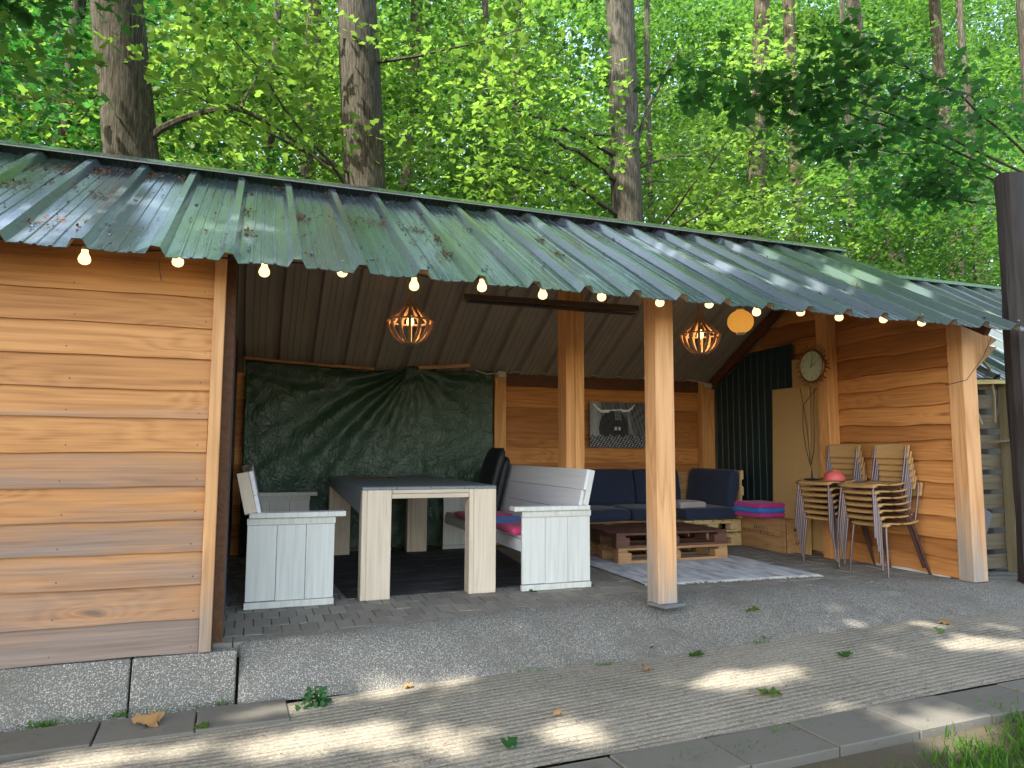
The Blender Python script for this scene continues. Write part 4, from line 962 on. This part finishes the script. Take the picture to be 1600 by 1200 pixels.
def spray(centres, radii, cnt, size, thick=.10, updir=.55, sizej=.25):
    """flat tiers of leaves around each centre"""
    Ps, Ns, As, Ss, Ts = [], [], [], [], []
    for c, r, n in zip(centres, radii, cnt):
        a = rg.uniform(0, 2*np.pi, n); q = r*np.sqrt(rg.uniform(0, 1, n)); tl = rg.normal(0, .22, 2)
        p = np.stack([q*np.cos(a), q*np.sin(a), rg.normal(0, thick*r, n)-.18*q*q/r], 1); p[:, 2] += p[:, 0]*tl[0]+p[:, 1]*tl[1]
        nn = unit(np.stack([rg.normal(0, updir, n)-tl[0], rg.normal(0, updir, n)-tl[1], np.ones(n)], 1))
        ax = np.stack([np.cos(a)+rg.normal(0, .6, n), np.sin(a)+rg.normal(0, .6, n), rg.normal(-.35, .3, n)], 1)
        Ps.append(p+np.array(c)); Ns.append(nn); As.append(ax); Ss.append(size*rg.uniform(1-sizej, 1+sizej, n)); Ts.append(np.clip(rg.beta(.6, 1.2)*.80+rg.uniform(0, .28, n), 0, 1))
    return [np.concatenate(x) for x in (Ps, Ns, As, Ss, Ts)]
FW, RT, UP = (np.array(v) for v in (fw, rt, up)); CO = np.array(CAM)
def camuv(P):
    d = P-CO; w_ = d@FW; w_ = np.where(w_ > .3, w_, .3*np.ones_like(w_)); return 800+1112.5*(d@RT)/w_, 600-1112.5*(d@UP)/w_, d@FW
Sn = np.array(S)
# holes cut in overhead leaves for sun patches on road and roof (world-space ellipses)
GS = [(.75, 3.98, .55, .13), (.15, 3.86, .26, .13), (-.45, 3.5, .50, .14), (.30, 3.39, .40, .20), (.83, 3.19, .22, .16), (1.47, 3.12, .20, .24), (2.75, 3.55, .42, .20), (2.9, 3.02, .18, .14), (4.85, 3.62, .26, .24), (3.2, 2.6, .30, .24), (-.85, 3.25, .25, .16), (5.6, 3.3, .3, .2), (-2.5, 3.0, .8, .4)]
RS = [(-1.02, 3.95, .16, .16), (-.92, 4.30, .18, .14), (-.70, 4.75, .16, .14), (-.25, 4.40, .14, .12), (-.05, 4.52, .12, .10), (3.12, 5.02, .12, .16), (3.34, 4.74, .12, .14), (3.62, 4.58, .16, .12), (3.92, 4.40, .18, .14), (4.30, 4.38, .18, .12), (4.40, 5.30, .14, .14), (4.02, 5.47, .12, .10), (5.05, 4.88, .30, .18), (5.46, 4.62, .22, .14), (4.75, 4.65, .15, .12), (5.1, 5.3, .1, .2), (3.0, 5.35, .1, .1), (2.2, 5.3, .10, .12), (7.5, 5.2, .8, .5)]
RS = [(x, y, a*1.25, b*1.25) for x, y, a, b in RS]
GS = [W(x, y)[:2]+(a, b) for x, y, a, b in GS]
def sunlit_hole(P, grow=1.15):
    t_ = (P[:, 2]-ZR-.06)/Sn[2]; Q = P-Sn*t_[:, None]; h = np.zeros(len(P), bool)
    for x, y, a, b in GS: h |= ((Q[:, 0]-x)/(a*grow))**2+((Q[:, 1]-y)/(b*grow))**2 < 1
    nr = np.array([0, -SL, 1]); c0 = EZ-SL*EY; t_ = (P@nr-c0)/(Sn@nr); Q = P-Sn*t_[:, None]
    for x, y, a, b in RS: h |= ((Q[:, 0]-x)/(a*grow))**2+((Q[:, 1]-y)/(b*grow))**2 < 1
    return h
def cull(L, keep): return [x[keep] for x in L]
def limb(m, a, b, r0, r1, sag=.12, n=6, wig=.06):
    a, b = Vector(a), Vector(b); L = (b-a).length; pts = []
    for k in range(n+1):
        f = k/n; p = a.lerp(b, f); p.z += sag*L*math.sin(f*math.pi)*.8; p += Vector((rnd.uniform(-1, 1), rnd.uniform(-1, 1), rnd.uniform(-1, 1)))*wig*L*.25*(0 if k in (0,) else 1)
        pts.append(p)
    m.tube(pts, [r0+(r1-r0)*k/n for k in range(n+1)], 6, cap=False); return pts
def trunk_tube(m, x, y, z0, z1, d, lean=(0, 0), n=22, na=16, wob=.02):
    V = []; ph = rnd.uniform(0, 6)
    for k in range(n+1):
        f = k/n; z = z0+(z1-z0)*f; r = d/2*(1.0+.10*math.exp(-(z-z0)*1.2)-.022*(z-3)); r = max(r, d*.22)
        ox = lean[0]*(z-3)+wob*math.sin(z*.7+ph); oy = lean[1]*(z-3)
        for a in range(na):
            t_ = 2*math.pi*a/na; rr = r*(1+.035*math.sin(3*t_+z*.8+ph)+.02*math.sin(5*t_-z*1.7)+.015*math.sin(9*t_+z*3)); V.append((x+ox+rr*math.cos(t_), y+oy+rr*math.sin(t_), z))
    m.add(V, [(k*na+a, k*na+(a+1) % na, (k+1)*na+(a+1) % na, (k+1)*na+a) for k in range(n) for a in range(na)]+[tuple(n*na+a for a in range(na))])
TRUNKS = []
def tree(label, x, y, d, lean=(0, 0), nsp=40, R=3.2, zr=(2.6, 10), mat='leaf', leafsz=.125, per=62, clear=False, bark='bark', h=13, ysp=None, extra=None, trunk_name='trunk', front=.0, group='forest trees behind the shed', r_sp=(.5, 1.25)):
    h = 13 if y < 13.6 else 21
    t = thing('forest_tree', label, 'tree', (x, y, ZR-.02), group); m = MB(); trunk_tube(m, x, y, ZR-.05, h, d, lean)
    cs = []; tries = 0
    while len(cs) < nsp and tries < nsp*40:
        tries += 1; a = rnd.uniform(0, 2*math.pi); q = R*math.sqrt(rnd.uniform(.04, 1)); z = rnd.uniform(*zr)
        c = np.array((x+lean[0]*(z-3)+q*math.cos(a), y+q*math.sin(a)*(ysp or 1), z))
        if c[1] < 8.6 and z < 4.2: continue
        u, v, w_ = camuv(c[None]); 
        if not (-350 < u[0] < 1950 and -110 < v[0] < 760): continue
        if clear:
            tu, _, tw = camuv(np.array((x+lean[0]*(z-3), y, z))[None])
            if w_[0] < tw[0]+.4 and abs(u[0]-tu[0]) < (d/2+.75)*1112/w_[0] and rnd.random() > front: continue
        bad = False
        for (X_, Y_, D_, L_) in TRUNKS:
            tu, _, tw = camuv(np.array((X_+L_*(z-3), Y_, z))[None])
            if w_[0] < tw[0] and abs(u[0]-tu[0]) < (D_/2+.6)*1112/w_[0] and rnd.random() > .12: bad = True
        if bad: continue
        cs.append(c)
    for c in cs:
        if rnd.random() < (.09 if clear and not front else .2):
            zb_ = max(2.2, c[2]-rnd.uniform(.2, 1.3)); p = (x+lean[0]*(zb_-3), y, zb_); limb(m, p, tuple(c), .010+d*.035, .006, rnd.uniform(-.05, .10))
    if extra: extra(m)
    m.build(trunk_name, M[bark], t, smooth=True)
    rr = [rnd.uniform(*r_sp) for _ in cs]
    L = spray(cs, rr, [int(per*(r/.7)**2) for r in rr], leafsz)
    if len(L[0]): leaves('crown', *L, TRI, TRI_W, M[mat], t)
    return t
def t1x(m):
    z = 4.75; limb(m, (-1.55, 9.35, 4.62), (-.45, 9.3, 5.35), .055, .035, .10); limb(m, (-.45, 9.3, 5.35), (.9, 9.6, 4.75), .035, .015, .12); limb(m, (-.3, 9.3, 5.36), (.1, 9.8, 6.4), .02, .008)
    limb(m, (-1.85, 9.5, 3.9), (-3.6, 9.9, 4.15), .03, .012, .05)
def t3x(m):
    for b in ((4.3, 11.2, 6.6), (4.0, 11.0, 5.9), (3.2, 11.4, 7.1)): limb(m, (6.65, 12, b[2]-.35), b, .065, .018, .08, 8)
    limb(m, (6.9, 12, 7.0), (7.7, 11.6, 9.0), .05, .02); limb(m, (6.9, 12, 6.6), (8.6, 11.5, 6.9), .035, .012)
BIG = [(-1.36, 9.5, .60, -.12), (1.62, 10.5, .60, -.08), (6.85, 12, .62, -.04)]
TRUNKS += BIG
tree('thick grey-barked tree behind the left end of the roof, with a bare branch reaching right', -1.36, 9.5, .64, (-.12, 0), 34, 3.4, (3.4, 7.8), 'leafy', clear=True, extra=t1x)
tree('tall straight thick tree behind the shed above the hanging lamp', 1.62, 10.5, .66, (-.08, 0), 34, 3.4, (4, 7.8), 'leafy', clear=True)
tree('thick grey tree behind the roof centre with long bare branches reaching left', 6.85, 12, .65, (-.04, 0), 44, 3.8, (3.6, 9), 'leafy', clear=True, front=.15, extra=t3x)
tree('slimmer lit brown trunk between the two thick trees on the left', .92, 16, .40, (.0, 0), 60, 3.6, (2.8, 13), 'leaf', bark='bark2', clear=True, front=.3)
tree('leaning brown tree with a sunlit flared foot right of the central tree', 11.2, 14, .48, (.06, 0), 54, 3.4, (3, 11), 'leafy', bark='bark2', clear=True, front=.25)
tree('straight pale tree behind the sunlit leaning one', 14.0, 15.4, .42, (-.01, 0), 54, 3.4, (3, 12), 'leaf', bark='bark2', clear=True, front=.3)
tree('thin dark trunk left of the central tree, standing far back', 6.25, 17, .28, (0, 0), 50, 3.2, (3, 12), 'leaf')
tree('brown trunk just right of the tall tree above the hanging lamp', 3.4, 18, .40, (.03, 0), 50, 3.4, (3, 13), 'leafy', bark='bark2', clear=True, front=.4)
tree('dark tree leaning left over the right part of the roof', 18.6, 15.8, .50, (-.16, 0), 66, 3.6, (2.6, 11), 'leaf', clear=True, front=.4)
tree('grey tree with pale sunlit patches near the black pole', 22.2, 17, .50, (-.04, 0), 66, 3.8, (2.6, 12), 'leaf', bark='bark2', clear=True, front=.4)
tree('slender sunlit trunk right beside the black pole, farthest right', 27.0, 19.5, .36, (-.05, 0), 60, 3.8, (2.6, 13), 'leaf', bark='bark2', clear=True, front=.4)
tree('thin dark tree at the far left edge in deep shade', -4.3, 13.5, .30, (0, 0), 70, 3.2, (2.8, 10), 'leafdark', clear=True)
tree('very thin sapling trunk left of the central tree, low behind the ridge', 5.3, 20, .16, (.02, 0), 40, 2.6, (2.5, 9), 'leafy')
tree('bushy dark green tree at the left end behind the roof', -2.9, 12.0, .22, (.03, 0), 64, 2.6, (2.6, 9), 'leafdark', bark='bark')
tree('airy yellow-green young maple between the two thick left trees', .0, 13.5, .16, (.02, 0), 76, 2.4, (2.4, 9.5), 'leafy')
tree('bright young maple right behind the roof centre', 4.1, 13, .16, (.0, 0), 84, 2.6, (2.4, 8.8), 'leaf')
tree('bright young maple right of the central thick tree', 8.8, 14.6, .16, (.0, 0), 70, 2.4, (2.4, 9.5), 'leafy')
tree('leafy young tree in half shade low behind the right roof slope', 13.0, 12.6, .15, (.0, 0), 80, 2.8, (2.4, 7.5), 'leaf')
tree('dense young tree in shade near the black pole', 17.0, 12.6, .15, (.0, 0), 90, 3.0, (2.4, 8.5), 'leaf')
# far wood: one mass, with many thin stems
n = 2100; fx = rg.uniform(-.55, 2.1, n); fy = rg.uniform(21, 46, n); fz = rg.uniform(0, 1, n)**.9*.78*(fy*.94+fx*fy*.34)+1
cs = np.stack([fx*fy, fy, fz], 1); u, v, w_ = camuv(cs); k = (u > -250) & (u < 1850) & (v > -70) & (v < 640); cs = cs[k]
far = thing('far_wood', 'mass of sunlit trees filling the background far behind the shed', 'wood', (14, 32, ZR)); far['kind'] = 'stuff'
L = spray(cs, rg.uniform(1.0, 2.3, len(cs)), [210]*len(cs), .20, .22, .7)
leaves('foliage_mass', *L, KITE, KITE_W, M['leaf'], far)
L = spray(cs[::2]+rg.normal(0, 1.4, cs[::2].shape), rg.uniform(.8, 1.6, len(cs[::2])), [150]*len(cs[::2]), .20, .22, .7)
leaves('foliage_mass', *L, KITE, KITE_W, M['leaf'], far)
nb = 1000; fx = rg.uniform(-.55, 2.1, nb); fy = rg.uniform(40, 50, nb); cb = np.stack([fx*fy, fy, rg.uniform(0, .75, nb)*(fy*.94+fx*fy*.34)], 1); u, v, w_ = camuv(cb); cb = cb[(u > -250) & (u < 1850) & (v > -70) & (v < 640)]
L = spray(cb, rg.uniform(1.6, 3.0, len(cb)), [150]*len(cb), .42, .30, .9); L[4] *= .3
leaves('foliage_mass', *L, KITE, KITE_W, M['leafdark'], far)
m = MB()
for _ in range(9):
    yy = rnd.uniform(21, 44); xx = yy*rnd.uniform(-.5, 1.9); trunk_tube(m, xx, yy, ZR, 22, rnd.uniform(.15, .5), (rnd.uniform(-.06, .06), 0), 8, 8, .15)
m.build('stems', M['bark'], far, smooth=True); 
for ch in far.children: ch['kind'] = 'stuff'
# maples standing left and right of the view, whose branches hang over it and shade the shed
def overhang(label, x, y, d, pts, mat='leafnear', h=11, lsz=.118):
    t = thing('overhanging_maple', label, 'tree', (x, y, ZR-.02)); m = MB(); trunk_tube(m, x, y, ZR-.05, h, d, (0, 0))
    cs = []
    for (a, b, z0, ns) in pts:
        P = limb(m, (x, y, z0), b, .022, .005, .06, 10, .03)
        for k in range(ns):
            f = rnd.uniform(.35, 1.05); i = min(9, int(f*10)); c = P[i].lerp(P[min(10, i+1)], f*10-i)+Vector((rnd.gauss(0, .35), rnd.gauss(0, .25), rnd.gauss(-.02, .13))); cs.append(tuple(c))
            limb(m, P[i], tuple(c), .005, .003)
    m.build('trunk', M['bark'], t, smooth=True)
    L = spray(cs, [rnd.uniform(.25, .5) for _ in cs], [rnd.randint(22, 46) for _ in cs], lsz, .25, .6)
    L = cull(L, ~sunlit_hole(L[0])); u, v, w_ = camuv(L[0]); L = cull(L, (w_ > 1.5))
    leaves('crown', *L, MAPLE, MAPLE_W, M[mat], t); return t
TR = overhang('maple beyond the right edge whose dark lobed leaves hang into the top right corner', 10.4, 6.6, .5, [
    (0, (4.4, 6.4, 5.25), 4.8, 12), (0, (5.3, 6.6, 5.2), 4.6, 13), (0, (6.6, 5.8, 5.5), 5.0, 13), (0, (7.4, 7.4, 5.3), 4.6, 13), (0, (8.0, 8.6, 5.0), 4.4, 11)])
TL = overhang('maple beyond the left edge whose dark leaves hang into the top left corner', -5.4, 7.4, .5, [
    (0, (-1.8, 7.6, 5.35), 4.8, 12), (0, (-2.2, 8.2, 4.9), 4.2, 14), (0, (-2.9, 8.4, 3.9), 3.6, 14)])
# leaf layers added above the picture to throw shade, holed for the sun patches
def shade(parent, xr, yr, zr, n, seed):
    r = np.random.default_rng(seed); cs = np.stack([r.uniform(*xr, n), r.uniform(*yr, n), r.uniform(*zr, n)], 1)
    L = spray(cs, r.uniform(.6, 1.1, n), [74]*n, .19, .22, .35)
    P = L[0]; u, v, w_ = camuv(P); keep = ~sunlit_hole(P) & ~((u > -60) & (u < 1660) & (v > -25) & (w_ > 0)); L = cull(L, keep)
    leaves('shade_canopy', *L, KITE, KITE_W, M['leaf'], parent)
shade(TL, (-9.5, -2.5), (-.6, 7.5), (6.4, 9.5), 420, 4)
shade(TR, (-2.5, 7), (-.6, 7.4), (6.6, 9.5), 460, 5)
# unseen leaf clumps added above the forest to break the sunlight into patches
ft = [o for o in C.objects if o.name.startswith('forest_tree')]
ct = np.random.default_rng(21)
for q, o in enumerate(ft[:11]):
    x0, y0 = o.location.x, o.location.y; nn = 6
    cs = np.stack([x0+ct.normal(-2.0, 3.2, nn), y0+np.abs(ct.normal(0, 3.0, nn))-1.0, ct.uniform(12, 17, nn)], 1); cs[:, 2] += .25*np.abs(cs[:, 0]-3)
    L = spray(cs, ct.uniform(1.1, 2.1, nn), [230]*nn, .26, .3, .5); u, v, w_ = camuv(L[0]); L = cull(L, ~sunlit_hole(L[0]) & ~((v > -20) & (w_ > 0)))
    if len(L[0]): leaves('shade_treetop', *L, KITE, KITE_W, M['leaf'], o)
# ------------------------------------------------------------ ground growth and fallen leaves
def blades(name, P, hgt, mat, **kw):
    n = len(P); A = np.stack([rg.normal(0, .45, n), rg.normal(0, .45, n), np.ones(n)], 1); N = unit(np.stack([rg.normal(0, 1, n), rg.normal(0, 1, n), rg.normal(0, .2, n)], 1))
    tpl = np.array([(0, .05), (.55, .045), (1, 0), (.55, -.045), (0, -.05)]); o = leaves(name, P, N, unit(A), hgt*rg.uniform(.5, 1.3, n), rg.uniform(0, 1, n), tpl, np.array([0, .03, .25, .03, 0]), mat, **kw); return o
n = 60000; gx = rg.uniform(1.4, 8, n); gy = rg.uniform(1.2, 3.3, n)
edge = np.interp(gx, [1.4, 2.3, 2.9, 3.6, 4.6, 8], [1.62, 2.16, 2.36, 2.56, 2.76, 3.05])+.05*np.sin(gx*9)+.03*np.sin(gx*23)
k = gy < edge+rg.exponential(.07, n)-.05; P = np.array([W(a_, b_) for a_, b_ in zip(gx[k], gy[k])])-np.array([0, 0, .02])
o = blades('grass', P, .055, M['grass']); tag(o, 'green lawn grass growing at the bottom right corner', 'grass', kind='stuff')
pts = []
for (x, y, r, n) in ((-.89, 4.02, .07, 160), (-.56, 4.045, .04, 60), (-.10, 4.05, .03, 40), (-.3, 4.06, .2, 60), (1.6, 4.05, .1, 40), (2.05, 4.03, .08, 40), (3.3, 4.12, .08, 30), (-.75, 4.05, .25, 80), (2.4, 2.83, .2, 60), (1.95, 2.72, .3, 90), (3.4, 4.2, .06, 30)):
    a = rg.uniform(0, 6.28, n); q = r*np.sqrt(rg.uniform(0, 1, n)); pts.append(np.array([W(a_, b_) for a_, b_ in zip(x+q*np.cos(a), y+q*np.sin(a)*.25)]))
o = blades('moss_tufts', np.concatenate(pts), .028, M['grass']); tag(o, 'small green moss and grass tufts in the kerb joints', 'moss', kind='stuff')
n = 70; wx, wy = .34, 3.86; P = np.stack([rg.normal(wx, .045, n), rg.normal(wy, .02, n), ZR+rg.uniform(0, .09, n)], 1); P[:, 2] -= np.abs(P[:, 0]-wx)*.5
L = [P, unit(rg.normal(0, 1, (n, 3))*np.array([.6, .6, .3])+np.array([0, -.3, .6])), rg.normal(0, 1, (n, 3))+np.array([0, -.2, .5]), rg.uniform(.025, .05, n), rg.uniform(0, .8, n)]
wt = thing('weed', 'small leafy green weed growing from the foot of the aggregate kerb', 'weed', (wx, wy, ZR)); leaves('leaves', *L, TRI, TRI_W*.5, M['leafdark'], wt)
m = MB()
for k in range(9): m.tube([(wx+rnd.uniform(-.02, .02), wy, ZR), (wx+rnd.uniform(-.07, .07), wy+rnd.uniform(-.02, .02), ZR+rnd.uniform(.05, .11))], .0015, 4)
m.build('stems', M['grass'], wt)
FL = [(1168, 955, .10, 'leafy', 'crumpled bright green leaf on the aggregate right of the front post'), (1190, 1082, .12, 'leafy', 'pale yellow-green leaf in the sun patch on the road'), (1320, 1028, .09, 'leaf', 'green leaf on the road below the chair stacks'),
      (790, 1170, .08, 'leafdark', 'dark green curled leaf near the bottom centre of the road'), (1098, 1023, .09, 'leaf', 'green leaf at the foot of the aggregate below the front post'), (250, 1130, .13, 'dry', 'large tan dry leaf on the left paving slabs'),
      (312, 1134, .07, 'leafy', 'thin pale green leaf on the road right of the tan leaf'), (1013, 1045, .07, 'dry', 'small brown leaf on the road below the front post'), (1470, 972, .08, 'dry', 'flat brown leaf on the aggregate towards the black pole'),
      (1474, 990, .06, 'leafy', 'small green leaf on the road edge towards the black pole'), (865, 1115, .05, 'dry', 'tiny brown leaf in the middle of the road'), (1010, 1015, .06, 'leaf', 'tiny green leaf stuck on the aggregate edge below the white bench'),
      (640, 1075, .06, 'dry', 'small reddish leaf in the long sun patch near the weed'), (835, 925, .07, 'leafdark', 'dark green leaf tucked under the front end of the right bench'), (1310, 888, .06, 'leafy', 'tiny green leaf on the pavers between the two chair stacks')]
for (px, py, s_, mt, lb) in FL:
    z = .012 if py < 930 else ZR+.008
    d_ = fw+rt*(px-800)/1112.5-up*(py-600)/1112.5
    if px == 1168: z = -.03
    k = (z-1.05)/d_.z; p = Vector((d_.x*k, d_.y*k, z))
    if z < -.1: p = Vector(W(p.x, p.y))+Vector((0, 0, .008)); z = p.z
    a = rnd.uniform(0, 6.28)
    o = leaves('fallen_leaf', np.array([[p.x, p.y, p.z+.006]]), unit(np.array([[rnd.uniform(-.25, .25), rnd.uniform(-.35, .1), 1.0]])), np.array([[math.cos(a), math.sin(a), .1]]), np.array([s_]), np.array([.6]), MAPLE, MAPLE_W*-1.2+.1*np.sin(np.arange(len(MAPLE))*1.7), M[mt], origin=(p.x, p.y, z))
    tag(o, lb, 'leaf', 'fallen leaves on the paving')
# twigs and grit on the road
n = 1700; x = rg.uniform(-1.4, 7, n); y = rg.uniform(2.3, 4.15, n)
o = leaves('ground_litter', np.array([W(a_, b_) for a_, b_ in zip(x, y)])+np.array([0, 0, .007]), unit(np.stack([rg.normal(0, .3, n), rg.normal(0, .3, n), np.ones(n)], 1)), rg.normal(0, 1, (n, 3)), rg.uniform(.004, .022, n), rg.uniform(0, 1, n), np.array([(0, .12), (1, .05), (1, -.05), (0, -.2)]), np.array([0, .15, .15, 0]), M['litter'])
tag(o, 'scattered brown bits and twigs on the road', 'litter', kind='stuff')
# brown catkin debris on the roof
pts = []
cl_px = [(75, 347, 14, .035), (148, 350, 16, .035), (25, 285, 30, .05), (115, 265, 40, .06), (50, 262, 30, .06), (165, 268, 50, .05), (230, 275, 30, .05), (378, 300, 40, .03), (380, 330, 30, .025), (385, 365, 15, .03), (462, 338, 30, .04), (540, 345, 30, .04), (580, 348, 20, .04), (610, 352, 30, .045), (632, 378, 25, .04), (655, 360, 15, .03), (690, 375, 30, .04), (700, 398, 20, .035), (740, 360, 20, .03), (842, 375, 16, .03), (875, 398, 16, .03), (300, 282, 30, .04), (440, 292, 30, .04), (520, 305, 20, .04), (820, 345, 12, .03), (950, 372, 10, .03), (1330, 445, 10, .04), (100, 290, 25, .05), (150, 305, 12, .03), (178, 306, 10, .03)]
NR = Vector((0, -SL, 1)); c0 = EZ-SL*EY
for (px, py, k_, r) in cl_px:
    d_ = fw+rt*(px-800)/1112.5-up*(py-600)/1112.5; t_ = (c0+.012-CAM.dot(NR))/d_.dot(NR); p = CAM+d_*t_
    for _ in range(int(k_*2.2)):
        dx, dy = rnd.gauss(0, r), rnd.gauss(0, r*1.5); pts.append((p.x+dx, min(p.y+dy, RY-.12), EZ+SL*(min(p.y+dy, RY-.12)-EY)+.012+rnd.uniform(0, .008)))
for _ in range(500):
    x = rnd.uniform(-1.9, 5.7); y = rnd.uniform(3.85, 5.6); pts.append((x, y, EZ+SL*(y-EY)+.012+.034*(abs(((x+1.15+.1665) % .333)-.1665) < .03)))
P = np.array(pts); n = len(P)
o = leaves('leaf_litter', P, unit(np.stack([rg.normal(0, .5, n), -SL+rg.normal(0, .5, n), np.ones(n)], 1)), rg.normal(0, 1, (n, 3)), rg.uniform(.012, .034, n), rg.uniform(0, 1, n), np.array([(0, .14), (.6, .2), (1, 0), (.6, -.2), (0, -.14)]), np.array([0, .1, .2, .1, 0]), M['litter'])
tag(o, 'brown leaf and catkin debris scattered on the green metal roof', 'litter', kind='stuff')
